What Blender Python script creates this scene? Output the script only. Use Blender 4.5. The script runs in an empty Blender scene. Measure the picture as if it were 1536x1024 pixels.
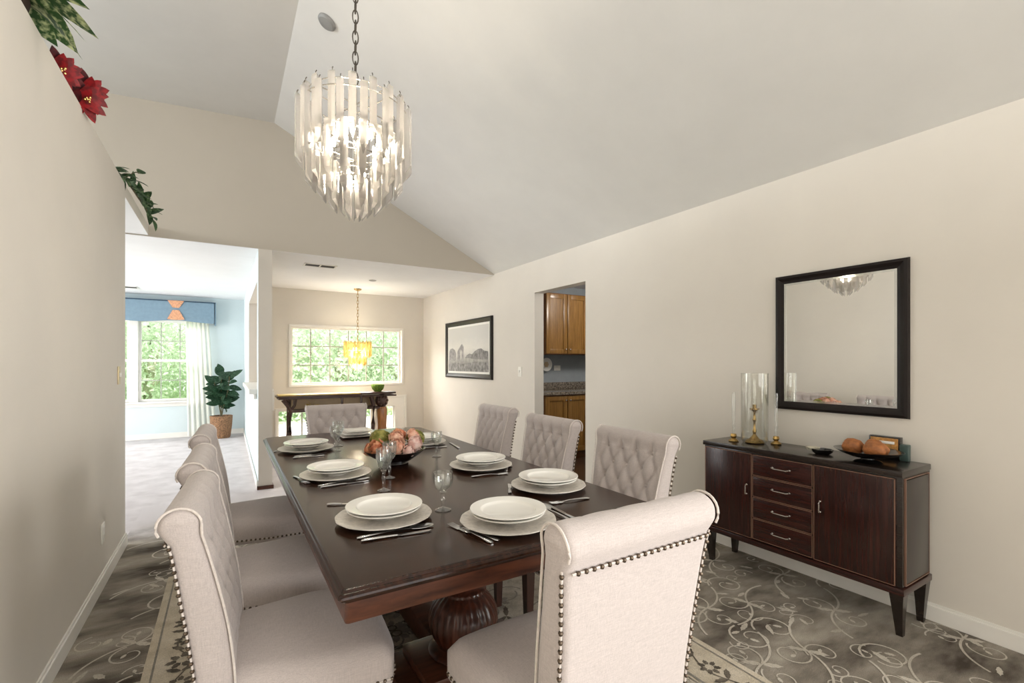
import bpy, bmesh, math, random
from mathutils import Vector, Matrix, Euler
random.seed(7)
PI = math.pi
SC = bpy.context.scene
COL = SC.collection

# ------------------------------------------------------------------ colours / materials
def lin(c):
    c = c / 255.0
    return c / 12.92 if c <= 0.04045 else ((c + 0.055) / 1.055) ** 2.4
def rgb(r, g, b):
    return (lin(r), lin(g), lin(b), 1.0)

MATS = {}
def base_mat(name):
    m = bpy.data.materials.new(name)
    m.use_nodes = True
    nt = m.node_tree
    nt.nodes.clear()
    out = nt.nodes.new('ShaderNodeOutputMaterial')
    p = nt.nodes.new('ShaderNodeBsdfPrincipled')
    nt.links.new(p.outputs[0], out.inputs[0])
    MATS[name] = m
    return m, nt, p, out

def nnode(nt, t, **kw):
    n = nt.nodes.new(t)
    for k, v in kw.items():
        if k in n.inputs:
            n.inputs[k].default_value = v
        else:
            setattr(n, k, v)
    return n

def plain(name, col, rough=.5, metal=0, var=.06, scale=8, bump=0, bscale=200, stretch=None, coat=0, spec=.5, sheen=0, trans=0):
    """base colour varied by noise, optional fine bump; stretch squeezes the noise along an axis (wood grain)."""
    m, nt, p, out = base_mat(name)
    tc = nt.nodes.new('ShaderNodeTexCoord')
    mp = nt.nodes.new('ShaderNodeMapping')
    mp.inputs['Scale'].default_value = stretch or (1, 1, 1)
    nt.links.new(tc.outputs['Object'], mp.inputs[0])
    no = nnode(nt, 'ShaderNodeTexNoise', Scale=scale, Detail=5.0, Roughness=.6)
    nt.links.new(mp.outputs[0], no.inputs['Vector'])
    cr = nt.nodes.new('ShaderNodeValToRGB')
    lo = [max(0, c * (1 - var * 2)) for c in col[:3]] + [1]
    hi = [min(1, c * (1 + var * 2)) for c in col[:3]] + [1]
    cr.color_ramp.elements[0].color = lo; cr.color_ramp.elements[0].position = .3
    cr.color_ramp.elements[1].color = hi; cr.color_ramp.elements[1].position = .7
    nt.links.new(no.outputs['Fac'], cr.inputs[0])
    nt.links.new(cr.outputs[0], p.inputs['Base Color'])
    p.inputs['Roughness'].default_value = rough
    p.inputs['Metallic'].default_value = metal
    p.inputs['Specular IOR Level'].default_value = spec
    if coat:
        p.inputs['Coat Weight'].default_value = coat
        p.inputs['Coat Roughness'].default_value = .12
    if sheen:
        p.inputs['Sheen Weight'].default_value = sheen
        p.inputs['Sheen Roughness'].default_value = .5
    if trans:
        p.inputs['Transmission Weight'].default_value = trans
    if bump:
        nb = nnode(nt, 'ShaderNodeTexNoise', Scale=bscale, Detail=3.0)
        nt.links.new(mp.outputs[0], nb.inputs['Vector'])
        b = nnode(nt, 'ShaderNodeBump', Strength=bump, Distance=.002)
        nt.links.new(nb.outputs['Fac'], b.inputs['Height'])
        nt.links.new(b.outputs[0], p.inputs['Normal'])
    return m

def linen(name, col):
    """woven upholstery: two crossed stretched noises as colour slubs and bump"""
    m, nt, p, out = base_mat(name)
    tc = nt.nodes.new('ShaderNodeTexCoord')
    outs = []
    for st in ((40, 600, 600), (600, 600, 40), (600, 40, 600)):
        mp = nt.nodes.new('ShaderNodeMapping'); mp.inputs['Scale'].default_value = st
        nt.links.new(tc.outputs['Object'], mp.inputs[0])
        no = nnode(nt, 'ShaderNodeTexNoise', Scale=1.0, Detail=2.0)
        nt.links.new(mp.outputs[0], no.inputs['Vector']); outs.append(no)
    a = nnode(nt, 'ShaderNodeMath', operation='ADD'); b2 = nnode(nt, 'ShaderNodeMath', operation='ADD')
    nt.links.new(outs[0].outputs['Fac'], a.inputs[0]); nt.links.new(outs[1].outputs['Fac'], a.inputs[1])
    nt.links.new(a.outputs[0], b2.inputs[0]); nt.links.new(outs[2].outputs['Fac'], b2.inputs[1])
    mul = nnode(nt, 'ShaderNodeMath', operation='MULTIPLY'); mul.inputs[1].default_value = 1 / 3
    nt.links.new(b2.outputs[0], mul.inputs[0])
    cr = nt.nodes.new('ShaderNodeValToRGB')
    cr.color_ramp.elements[0].color = [c * .84 for c in col[:3]] + [1]; cr.color_ramp.elements[0].position = .38
    cr.color_ramp.elements[1].color = [min(1, c * 1.1) for c in col[:3]] + [1]; cr.color_ramp.elements[1].position = .62
    nt.links.new(mul.outputs[0], cr.inputs[0]); nt.links.new(cr.outputs[0], p.inputs['Base Color'])
    p.inputs['Roughness'].default_value = .9; p.inputs['Specular IOR Level'].default_value = .15
    p.inputs['Sheen Weight'].default_value = .25
    b = nnode(nt, 'ShaderNodeBump', Strength=.35, Distance=.001)
    nt.links.new(mul.outputs[0], b.inputs['Height']); nt.links.new(b.outputs[0], p.inputs['Normal'])
    return m

def wood(name, c0, c1, rough=.3, axis=(30, 30, 1.5), coat=.3, scale=3.0, spec=.45):
    m, nt, p, out = base_mat(name)
    tc = nt.nodes.new('ShaderNodeTexCoord')
    mp = nt.nodes.new('ShaderNodeMapping'); mp.inputs['Scale'].default_value = axis
    nt.links.new(tc.outputs['Object'], mp.inputs[0])
    no = nnode(nt, 'ShaderNodeTexNoise', Scale=scale, Detail=8.0, Roughness=.65, Distortion=.4)
    nt.links.new(mp.outputs[0], no.inputs['Vector'])
    cr = nt.nodes.new('ShaderNodeValToRGB')
    cr.color_ramp.elements[0].color = c0; cr.color_ramp.elements[0].position = .32
    cr.color_ramp.elements[1].color = c1; cr.color_ramp.elements[1].position = .7
    nt.links.new(no.outputs['Fac'], cr.inputs[0]); nt.links.new(cr.outputs[0], p.inputs['Base Color'])
    p.inputs['Roughness'].default_value = rough
    p.inputs['Coat Weight'].default_value = coat; p.inputs['Coat Roughness'].default_value = .18
    p.inputs['Specular IOR Level'].default_value = spec
    return m

def pane_mat(name, tint=(1, 1, 1, 1), gloss=.06):
    """thin clear sheet: mostly transparent with a weak reflection"""
    m = bpy.data.materials.new(name); m.use_nodes = True; nt = m.node_tree; nt.nodes.clear()
    out = nt.nodes.new('ShaderNodeOutputMaterial'); mx = nt.nodes.new('ShaderNodeMixShader')
    t = nt.nodes.new('ShaderNodeBsdfTransparent'); t.inputs[0].default_value = tint
    g = nt.nodes.new('ShaderNodeBsdfGlossy'); g.inputs['Roughness'].default_value = .03
    fr = nt.nodes.new('ShaderNodeLayerWeight'); fr.inputs['Blend'].default_value = .3
    mu = nnode(nt, 'ShaderNodeMath', operation='MULTIPLY_ADD'); mu.inputs[1].default_value = .5; mu.inputs[2].default_value = gloss
    nt.links.new(fr.outputs['Facing'], mu.inputs[0]); nt.links.new(mu.outputs[0], mx.inputs[0])
    nt.links.new(t.outputs[0], mx.inputs[1]); nt.links.new(g.outputs[0], mx.inputs[2]); nt.links.new(mx.outputs[0], out.inputs[0])
    MATS[name] = m
    return m

def crystal_mat(name, col, trans_col, diffuse=.25, clear=.35):
    """moulded acrylic: real refraction plus a cloudy translucent share and a clear share"""
    m = bpy.data.materials.new(name); m.use_nodes = True; nt = m.node_tree; nt.nodes.clear()
    out = nt.nodes.new('ShaderNodeOutputMaterial')
    g = nt.nodes.new('ShaderNodeBsdfGlass'); g.inputs['Color'].default_value = col; g.inputs['IOR'].default_value = 1.47; g.inputs['Roughness'].default_value = .02
    tl = nt.nodes.new('ShaderNodeBsdfTranslucent'); tl.inputs[0].default_value = trans_col
    tp = nt.nodes.new('ShaderNodeBsdfTransparent'); tp.inputs[0].default_value = col
    a = nt.nodes.new('ShaderNodeMixShader'); a.inputs[0].default_value = clear
    b = nt.nodes.new('ShaderNodeMixShader'); b.inputs[0].default_value = diffuse
    nt.links.new(g.outputs[0], a.inputs[1]); nt.links.new(tp.outputs[0], a.inputs[2])
    nt.links.new(a.outputs[0], b.inputs[1]); nt.links.new(tl.outputs[0], b.inputs[2]); nt.links.new(b.outputs[0], out.inputs[0])
    MATS[name] = m
    return m

def emit_mat(name, col, strength):
    m = bpy.data.materials.new(name); m.use_nodes = True; nt = m.node_tree; nt.nodes.clear()
    out = nt.nodes.new('ShaderNodeOutputMaterial'); e = nt.nodes.new('ShaderNodeEmission')
    e.inputs[0].default_value = col; e.inputs[1].default_value = strength
    nt.links.new(e.outputs[0], out.inputs[0]); MATS[name] = m
    return m

def leaf_mat(name, c_edge, c_mid, thresh=.5, tl=.35):
    """variegated leaf: noise blotches of two greens, some light through it"""
    m = bpy.data.materials.new(name); m.use_nodes = True; nt = m.node_tree; nt.nodes.clear()
    out = nt.nodes.new('ShaderNodeOutputMaterial'); p = nt.nodes.new('ShaderNodeBsdfPrincipled'); t = nt.nodes.new('ShaderNodeBsdfTranslucent')
    tc = nt.nodes.new('ShaderNodeTexCoord'); no = nnode(nt, 'ShaderNodeTexNoise', Scale=40.0, Detail=4.0)
    nt.links.new(tc.outputs['Object'], no.inputs['Vector'])
    cr = nt.nodes.new('ShaderNodeValToRGB'); cr.color_ramp.elements[0].color = c_edge; cr.color_ramp.elements[1].color = c_mid
    cr.color_ramp.elements[0].position = thresh - .1; cr.color_ramp.elements[1].position = thresh + .1
    nt.links.new(no.outputs['Fac'], cr.inputs[0]); nt.links.new(cr.outputs[0], p.inputs['Base Color']); nt.links.new(cr.outputs[0], t.inputs[0])
    p.inputs['Roughness'].default_value = .55
    mx = nt.nodes.new('ShaderNodeMixShader'); mx.inputs[0].default_value = tl
    nt.links.new(p.outputs[0], mx.inputs[1]); nt.links.new(t.outputs[0], mx.inputs[2]); nt.links.new(mx.outputs[0], out.inputs[0])
    MATS[name] = m
    return m

def carpet_mat(name, c0, c1, c2, scale=3.0, streak=(1, 1, 1), fade=None):
    m, nt, p, out = base_mat(name)
    tc = nt.nodes.new('ShaderNodeTexCoord'); mp = nt.nodes.new('ShaderNodeMapping'); mp.inputs['Scale'].default_value = streak
    nt.links.new(tc.outputs['Object'], mp.inputs[0])
    n1 = nnode(nt, 'ShaderNodeTexNoise', Scale=scale, Detail=4.0, Roughness=.6); nt.links.new(mp.outputs[0], n1.inputs['Vector'])
    n2 = nnode(nt, 'ShaderNodeTexNoise', Scale=260.0, Detail=2.0); nt.links.new(tc.outputs['Object'], n2.inputs['Vector'])
    cr = nt.nodes.new('ShaderNodeValToRGB'); e = cr.color_ramp.elements
    e[0].color = c0; e[0].position = .32; e[1].color = c2; e[1].position = .7
    k = e.new(.5); k.color = c1
    nt.links.new(n1.outputs['Fac'], cr.inputs[0])
    mx = nnode(nt, 'ShaderNodeMix', data_type='RGBA', blend_type='MULTIPLY'); mx.inputs[0].default_value = .6
    cr2 = nt.nodes.new('ShaderNodeValToRGB'); cr2.color_ramp.elements[0].color = (.55, .55, .55, 1); cr2.color_ramp.elements[0].position = .3
    cr2.color_ramp.elements[1].color = (1, 1, 1, 1); cr2.color_ramp.elements[1].position = .6
    nt.links.new(n2.outputs['Fac'], cr2.inputs[0])
    src = cr.outputs[0]
    if fade:          # window glare put into the pile colour: paler along y, ragged edge
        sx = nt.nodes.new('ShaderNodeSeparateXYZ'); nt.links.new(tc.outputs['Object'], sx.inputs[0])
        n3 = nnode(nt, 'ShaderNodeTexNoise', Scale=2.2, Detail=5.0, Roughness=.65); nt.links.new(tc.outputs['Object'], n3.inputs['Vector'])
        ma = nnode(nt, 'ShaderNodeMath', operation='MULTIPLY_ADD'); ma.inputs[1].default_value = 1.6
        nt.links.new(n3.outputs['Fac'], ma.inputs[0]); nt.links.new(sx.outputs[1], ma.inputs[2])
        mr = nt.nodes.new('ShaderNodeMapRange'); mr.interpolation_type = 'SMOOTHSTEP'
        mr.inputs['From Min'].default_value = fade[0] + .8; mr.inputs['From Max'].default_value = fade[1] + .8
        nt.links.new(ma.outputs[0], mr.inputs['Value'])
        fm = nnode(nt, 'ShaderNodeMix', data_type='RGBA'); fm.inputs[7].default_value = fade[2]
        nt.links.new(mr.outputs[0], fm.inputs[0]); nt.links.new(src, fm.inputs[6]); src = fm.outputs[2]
    nt.links.new(src, mx.inputs[6]); nt.links.new(cr2.outputs[0], mx.inputs[7]); nt.links.new(mx.outputs[2], p.inputs['Base Color'])
    p.inputs['Roughness'].default_value = .95; p.inputs['Specular IOR Level'].default_value = .08
    b = nnode(nt, 'ShaderNodeBump', Strength=.5, Distance=.003)
    nt.links.new(n2.outputs['Fac'], b.inputs['Height']); nt.links.new(b.outputs[0], p.inputs['Normal'])
    return m

M = {}
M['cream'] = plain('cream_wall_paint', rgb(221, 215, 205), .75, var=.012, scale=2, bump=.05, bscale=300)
M['gable'] = plain('shaded_gable_cream', rgb(194, 186, 172), .8, var=.01, scale=2)  # cream wall paint with the gable's shade put into its colour
M['ceil'] = plain('ceiling_paint', rgb(222, 221, 217), .85, var=.012, scale=3, bump=.06, bscale=250)
M['white_ceil'] = plain('white_ceiling_paint', rgb(240, 240, 240), .85, var=.01, scale=3)
M['blue'] = plain('pale_blue_wall_paint', rgb(212, 224, 226), .8, var=.012, scale=2)
M['kgrey'] = plain('grey_blue_kitchen_paint', rgb(150, 156, 160), .7, var=.03)
M['trim'] = plain('white_trim_paint', rgb(236, 233, 226), .45, var=.01)
M['white_plastic'] = plain('white_plastic', rgb(240, 238, 230), .35, var=.01)
M['brass_plate'] = plain('brushed_brass_plate', rgb(200, 180, 140), .35, metal=.6, var=.05)
M['linen'] = linen('beige_linen_upholstery', rgb(190, 180, 176))
M['piping'] = plain('linen_piping', rgb(212, 203, 196), .9, var=.05, scale=100)
M['nail'] = plain('antique_nailhead_bronze', rgb(92, 80, 68), .35, metal=.9, var=.1, scale=60)
M['walnut'] = wood('espresso_table_wood', rgb(32, 18, 11), rgb(60, 34, 21), .2, (18, 1.2, 18), .0, spec=.3)
M['walnut_x'] = wood('espresso_apron_wood', rgb(50, 25, 16), rgb(98, 56, 38), .32, (2, 14, 14), .1)
M['walnut_z'] = wood('espresso_turned_wood', rgb(36, 17, 11), rgb(84, 43, 28), .3, (14, 14, 2), .1)
M['legwood'] = wood('dark_chair_leg_wood', rgb(38, 20, 14), rgb(70, 38, 26), .35, (20, 20, 3), .3)
M['mahog'] = wood('mahogany_front_veneer', rgb(32, 14, 12), rgb(62, 31, 25), .26, (22, 22, 1.0), .2)
M['mahog_h'] = wood('mahogany_drawer_veneer', rgb(34, 14, 12), rgb(66, 32, 26), .26, (22, 1.4, 22), .2)
M['ebony'] = wood('near_black_top_veneer', rgb(26, 19, 16), rgb(48, 38, 32), .26, (22, 2, 22), .2)
M['inlay'] = plain('pale_metal_inlay', rgb(150, 116, 98), .35, metal=.5)
M['black'] = plain('black_lacquer', rgb(20, 17, 17), .25, var=.05, coat=.4)
M['black_frame'] = plain('black_brown_frame', rgb(26, 19, 17), .4, var=.08, spec=.25)
M['silver'] = plain('polished_steel', rgb(205, 205, 205), .18, metal=1, var=.02)
M['darksteel'] = plain('dark_cutlery_handle', rgb(70, 66, 64), .25, metal=.9, var=.05)
M['nickel'] = plain('satin_nickel', rgb(200, 195, 188), .25, metal=1, var=.02)
M['gold'] = plain('antique_gold', rgb(186, 156, 100), .25, metal=1, var=.12, scale=40)
M['china'] = plain('white_glazed_china', rgb(240, 238, 232), .18, var=.008, coat=.4)
M['charger'] = plain('silver_beige_charger', rgb(214, 208, 200), .42, metal=.12, var=.10, scale=60, bump=.6, bscale=160)
M['glass'] = pane_mat('clear_glassware', (.97, .98, .97, 1), .10)
M['pane'] = pane_mat('window_pane', gloss=.008)
M['hurricane'] = pane_mat('hurricane_glass', (.96, .96, .94, 1), .08)
M['acrylic'] = crystal_mat('clear_acrylic_prism', (1, .99, .98, 1), (1, .97, .94, 1), .28, .3)
M['amber'] = crystal_mat('amber_prism', (.94, .80, .48, 1), (.90, .76, .44, 1), .45, .35)
M['bulb'] = emit_mat('lit_bulb', (1, .84, .6, 1), 12)
M['chain'] = plain('dark_pewter_chain', rgb(98, 92, 84), .4, metal=.9)
M['mirror'] = plain('mirror_silver', (.93, .94, .93, 1), .0, metal=1, var=0)
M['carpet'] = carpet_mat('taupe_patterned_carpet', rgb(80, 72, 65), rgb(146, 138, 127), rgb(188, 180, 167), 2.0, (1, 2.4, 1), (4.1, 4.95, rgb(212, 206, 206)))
M['scroll'] = carpet_mat('carpet_scroll_yarn', rgb(186, 178, 164), rgb(208, 200, 187), rgb(220, 213, 201), 5)
M['lcarpet'] = carpet_mat('pale_grey_carpet', rgb(200, 193, 193), rgb(212, 206, 206), rgb(222, 216, 216), 5)
M['rug_field'] = carpet_mat('rug_field_wool', rgb(168, 160, 146), rgb(196, 188, 174), rgb(212, 205, 192), 14)
M['rug_cream'] = carpet_mat('rug_border_wool', rgb(198, 186, 166), rgb(214, 203, 183), rgb(224, 214, 197), 10)
M['rug_dark'] = carpet_mat('rug_motif_wool', rgb(88, 82, 74), rgb(112, 104, 94), rgb(136, 127, 114), 20)
M['rug_mid'] = carpet_mat('rug_ornament_wool', rgb(140, 136, 128), rgb(154, 149, 140), rgb(166, 160, 150), 20)
M['kfloor'] = wood('dark_kitchen_floor', rgb(48, 32, 22), rgb(84, 60, 42), .35, (2, 14, 14), .2)
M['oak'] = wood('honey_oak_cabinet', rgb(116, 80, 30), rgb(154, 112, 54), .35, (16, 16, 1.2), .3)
M['oak_dark'] = wood('dark_oak_rail', rgb(88, 50, 18), rgb(120, 72, 28), .4, (2, 16, 16), .2)  # darker oak for the cabinet carcasses
M['granite'] = plain('speckled_granite', rgb(116, 106, 94), .2, var=.55, scale=45, coat=.3)
M['valance'] = plain('slate_blue_valance_cloth', rgb(122, 146, 162), .85, var=.04, scale=20, bump=.2)
M['peach'] = plain('peach_patterned_cloth', rgb(214, 158, 122), .85, var=.18, scale=60)
M['sheer'] = crystal_mat('sheer_white_voile', (1, 1, .97, 1), (.96, .95, .90, 1), .9, .9)
M['wicker'] = plain('woven_basket_reed', rgb(140, 104, 74), .8, var=.4, scale=70, bump=1, bscale=90)
M['soil'] = plain('potting_soil', rgb(60, 44, 34), .95, var=.2)
M['fig'] = leaf_mat('dark_fig_leaf', rgb(30, 62, 38), rgb(70, 104, 74), .6, .2)
M['varieg'] = leaf_mat('variegated_leaf', rgb(44, 78, 34), rgb(196, 204, 150), .56, .25)
M['ivy'] = leaf_mat('ivy_leaf', rgb(44, 72, 40), rgb(112, 136, 88), .6, .25)
M['red'] = leaf_mat('poinsettia_bract', rgb(104, 6, 14), rgb(158, 16, 24), .5, .08)
M['dkpetal'] = leaf_mat('dark_red_bract', rgb(50, 6, 12), rgb(90, 10, 18), .5, .2)
M['stem'] = plain('plant_stem', rgb(84, 78, 48), .7)
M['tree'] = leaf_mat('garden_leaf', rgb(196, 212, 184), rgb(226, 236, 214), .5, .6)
M['grille'] = plain('grey_window_grille', rgb(172, 172, 162), .5, var=.01)
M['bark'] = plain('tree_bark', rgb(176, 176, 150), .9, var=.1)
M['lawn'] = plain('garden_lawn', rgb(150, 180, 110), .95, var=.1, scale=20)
M['petal'] = leaf_mat('peach_petal', rgb(230, 172, 146), rgb(242, 206, 182), .5, .3)
M['petal_pink'] = leaf_mat('pink_petal', rgb(230, 190, 180), rgb(246, 222, 212), .5, .3)
M['petal_orange'] = leaf_mat('coral_petal', rgb(206, 122, 88), rgb(230, 170, 130), .5, .3)
M['hydr'] = leaf_mat('green_hydrangea', rgb(120, 124, 52), rgb(176, 168, 92), .5, .25)
M['dkleaf'] = leaf_mat('dark_green_leaf', rgb(30, 56, 34), rgb(62, 92, 58), .55, .2)
M['moss'] = plain('green_moss_pot', rgb(96, 126, 40), .8, var=.3, scale=60)
M['bread'] = plain('golden_brown_crust', rgb(166, 104, 58), .6, var=.25, scale=25, bump=.5, bscale=90)
M['console'] = wood('dark_carved_wood', rgb(42, 24, 18), rgb(78, 48, 36), .35, (2, 14, 14), .3)
M['console_tan'] = wood('tan_carved_wood', rgb(128, 78, 38), rgb(172, 114, 62), .35, (14, 14, 2), .3)
M['brassy'] = plain('ochre_ledge_finish', rgb(196, 170, 96), .35, var=.06)
M['beige_panel'] = plain('beige_back_panel', rgb(206, 184, 150), .6, var=.05)
M['grey_metal'] = plain('grey_detector_plastic', rgb(140, 140, 138), .5)
M['vent_dark'] = plain('dark_vent_slot', rgb(70, 66, 62), .7)
M['paper'] = plain('white_mat_board', rgb(238, 236, 230), .8, var=.005)
M['taupe_box'] = plain('gold_printed_box', rgb(190, 140, 80), .4, var=.2, scale=50)
M['teal'] = plain('grey_green_glaze', rgb(70, 88, 84), .3, var=.1)

# ------------------------------------------------------------------ mesh builder
class MB:
    def __init__(s):
        s.v = []; s.f = []; s.mi = []
    def add(s, vs, fs, mi=0):
        o = len(s.v); s.v += [tuple(p) for p in vs]
        s.f += [tuple(i + o for i in f) for f in fs]; s.mi += [mi] * len(fs)
    def box(s, x0, x1, y0, y1, z0, z1, mi=0):
        vs = [(x, y, z) for z in (z0, z1) for y in (y0, y1) for x in (x0, x1)]
        s.add(vs, [(0, 2, 3, 1), (4, 5, 7, 6), (0, 1, 5, 4), (2, 6, 7, 3), (0, 4, 6, 2), (1, 3, 7, 5)], mi)
    def bbox(s, x0, x1, y0, y1, z0, z1, b=.004, mi=0):
        """box with chamfered edges"""
        bm = bmesh.new(); bmesh.ops.create_cube(bm, size=1)
        for v in bm.verts:
            v.co = Vector(((x0 + x1) / 2 + v.co.x * (x1 - x0), (y0 + y1) / 2 + v.co.y * (y1 - y0), (z0 + z1) / 2 + v.co.z * (z1 - z0)))
        b = min(b, .45 * min(x1 - x0, y1 - y0, z1 - z0))
        bmesh.ops.bevel(bm, geom=bm.edges[:], offset=b, segments=2, profile=.6, affect='EDGES')
        s.bm(bm, mi)
    def bm(s, bm, mi=0, mat=None):
        bm.verts.index_update()
        vs = [(mat @ v.co if mat else v.co)[:] for v in bm.verts]
        s.add(vs, [[v.index for v in f.verts] for f in bm.faces], mi); bm.free()
    def quad(s, a, b, c, d, mi=0):
        s.add([a, b, c, d], [(0, 1, 2, 3)], mi)
    def poly(s, pts, mi=0):
        s.add(pts, [tuple(range(len(pts)))], mi)
    def prism(s, pts, axis, a, b, mi=0):
        """2D polygon pulled along an axis from a to b. axis 0: pts=(y,z); 1: (x,z); 2: (x,y)"""
        def P(p, t):
            q = list(p); q.insert(axis, t); return tuple(q)
        n = len(pts); vs = [P(p, a) for p in pts] + [P(p, b) for p in pts]
        fs = [tuple(range(n))[::-1], tuple(range(n, 2 * n))] + [(i, (i + 1) % n, n + (i + 1) % n, n + i) for i in range(n)]
        s.add(vs, fs, mi)
    def lathe(s, prof, n=32, cx=0, cy=0, cz=0, mi=0, mod=None, cap=True):
        vs = []; 
        for r, z in prof:
            for k in range(n):
                a = 2 * PI * k / n; rr = r * (mod(a, z) if mod else 1)
                vs.append((cx + rr * math.cos(a), cy + rr * math.sin(a), cz + z))
        fs = []
        for j in range(len(prof) - 1):
            for k in range(n):
                fs.append((j * n + k, j * n + (k + 1) % n, (j + 1) * n + (k + 1) % n, (j + 1) * n + k))
        if cap:
            if prof[0][0] > 1e-5: fs.append(tuple(range(n))[::-1])
            if prof[-1][0] > 1e-5: fs.append(tuple((len(prof) - 1) * n + k for k in range(n)))
        s.add(vs, fs, mi)
    def sweep(s, path, rad, n=8, flat=1.0, up=(0, 0, 1), mi=0, closed=False):
        """tube along a path; rad a number or a list; flat squashes it along the up direction"""
        P = [Vector(p) for p in path]; m = len(P); vs = []
        up = Vector(up)
        for i in range(m):
            if closed: t = P[(i + 1) % m] - P[i - 1]
            else: t = P[min(i + 1, m - 1)] - P[max(i - 1, 0)]
            t.normalize()
            b = t.cross(up)
            if b.length < 1e-4: b = t.cross(Vector((1, 0, 0)))
            b.normalize(); nn = b.cross(t).normalized()
            r = rad[i] if isinstance(rad, (list, tuple)) else rad
            for k in range(n):
                a = 2 * PI * k / n
                vs.append(P[i] + b * r * math.cos(a) + nn * r * flat * math.sin(a))
        fs = []
        for i in range(m if closed else m - 1):
            j = (i + 1) % m
            for k in range(n):
                fs.append((i * n + k, i * n + (k + 1) % n, j * n + (k + 1) % n, j * n + k))
        if not closed:
            fs += [tuple(range(n))[::-1], tuple((m - 1) * n + k for k in range(n))]
        s.add(vs, fs, mi)
    def ball(s, c, r, seg=10, ring=6, sc=(1, 1, 1), mi=0, noise=0):
        bm = bmesh.new(); bmesh.ops.create_uvsphere(bm, u_segments=seg, v_segments=ring, radius=1)
        for v in bm.verts:
            k = r * (1 + noise * (random.random() - .5))
            v.co = Vector((c[0] + v.co.x * k * sc[0], c[1] + v.co.y * k * sc[1], c[2] + v.co.z * k * sc[2]))
        s.bm(bm, mi)
    def leaf(s, base, dr, nrm, L, W, bend=.3, fold=.15, n=5, mi=0):
        dr = Vector(dr).normalized(); nrm = Vector(nrm); sd = dr.cross(nrm)
        if sd.length < 1e-3: sd = dr.cross(Vector((.3, .9, .2)))
        sd.normalize(); nrm = sd.cross(dr).normalized(); base = Vector(base); vs = []
        for i in range(n + 1):
            t = i / n; w = W * .5 * math.sin(PI * min(1, t * .96 + .04)) ** .7 * (1 - .35 * t)
            c = base + dr * (L * t) - nrm * (bend * L * t * t)
            vs += [c - sd * w + nrm * w * fold * 2, c, c + sd * w + nrm * w * fold * 2]
        fs = []
        for i in range(n):
            a = 3 * i
            fs += [(a, a + 1, a + 4, a + 3), (a + 1, a + 2, a + 5, a + 4)]
        s.add(vs, fs, mi)

def mesh_of(name, mb):
    me = bpy.data.meshes.new(name); me.from_pydata(mb.v, [], mb.f); me.validate()
    return me

def obj(name, mb, mats, parent=None, smooth=True, angle=35, label=None):
    me = mesh_of(name, mb)
    mats = mats if isinstance(mats, (list, tuple)) else [mats]
    for m in mats: me.materials.append(m)
    if len(mats) > 1 and len(me.polygons) == len(mb.mi):
        me.polygons.foreach_set('material_index', mb.mi)
    bm = bmesh.new(); bm.from_mesh(me)
    bmesh.ops.recalc_face_normals(bm, faces=bm.faces[:]) if name not in ('foliage',) else None
    for f in bm.faces: f.smooth = smooth and len(f.verts) < 40
    if smooth:
        lim = math.radians(angle)
        for e in bm.edges:
            if len(e.link_faces) == 2 and e.calc_face_angle(0) > lim: e.smooth = False
    bm.to_mesh(me); bm.free()
    o = bpy.data.objects.new(name, me); COL.objects.link(o)
    if parent: o.parent = parent
    if label: o['label'] = label
    return o

def tag(o, label, cat, group=None, kind=None):
    o['label'] = label; o['category'] = cat
    if group: o['group'] = group
    if kind: o['kind'] = kind
    return o
def thing(name, label, cat, loc=(0, 0, 0), rz=0, group=None):
    o = bpy.data.objects.new(name, None); COL.objects.link(o)
    o.empty_display_size = .1
    o.location = loc; o.rotation_euler = (0, 0, rz)
    return tag(o, label, cat, group)
def struct(name, mb, mats, parent=None, smooth=False, label=None):
    o = obj(name, mb, mats, parent, smooth)
    o['kind'] = 'structure'
    if label: o['label'] = label
    return o
def copy_tree(o, parent=None):
    c = o.copy(); COL.objects.link(c)
    if parent: c.parent = parent
    for ch in list(o.children): copy_tree(ch, c)
    return c
def dup(o, loc, rz=None, label=None, group=None):
    c = copy_tree(o); c.location = loc
    if rz is not None: c.rotation_euler = (0, 0, rz)
    if label: c['label'] = label
    if group: c['group'] = group
    return c

def wall_cells(mb, axis, t0, t1, a0, a1, z0, z1, holes, mi=0):
    """wall across [a0,a1]x[z0,z1], thickness t0..t1 along axis (0: x, 1: y), with rectangular holes (a0,a1,z0,z1)"""
    A = sorted({a0, a1, *[h[0] for h in holes], *[h[1] for h in holes]}); Z = sorted({z0, z1, *[h[2] for h in holes], *[h[3] for h in holes]})
    A = [a for a in A if a0 <= a <= a1]; Z = [z for z in Z if z0 <= z <= z1]
    solid = lambda i, j: 0 <= i < len(A) - 1 and 0 <= j < len(Z) - 1 and not any(h[0] <= (A[i] + A[i + 1]) / 2 <= h[1] and h[2] <= (Z[j] + Z[j + 1]) / 2 <= h[3] for h in holes)
    def P(t, a, z): return (t, a, z) if axis == 0 else (a, t, z)
    for i in range(len(A) - 1):
        for j in range(len(Z) - 1):
            if not solid(i, j): continue
            a, b, c, d = A[i], A[i + 1], Z[j], Z[j + 1]
            mb.quad(P(t0, a, c), P(t0, b, c), P(t0, b, d), P(t0, a, d), mi)
            mb.quad(P(t1, a, c), P(t1, a, d), P(t1, b, d), P(t1, b, c), mi)
            if not solid(i - 1, j): mb.quad(P(t0, a, c), P(t0, a, d), P(t1, a, d), P(t1, a, c), mi)
            if not solid(i + 1, j): mb.quad(P(t0, b, c), P(t1, b, c), P(t1, b, d), P(t0, b, d), mi)
            if not solid(i, j - 1): mb.quad(P(t0, a, c), P(t1, a, c), P(t1, b, c), P(t0, b, c), mi)
            if not solid(i, j + 1): mb.quad(P(t0, a, d), P(t0, b, d), P(t1, b, d), P(t1, a, d), mi)

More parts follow.
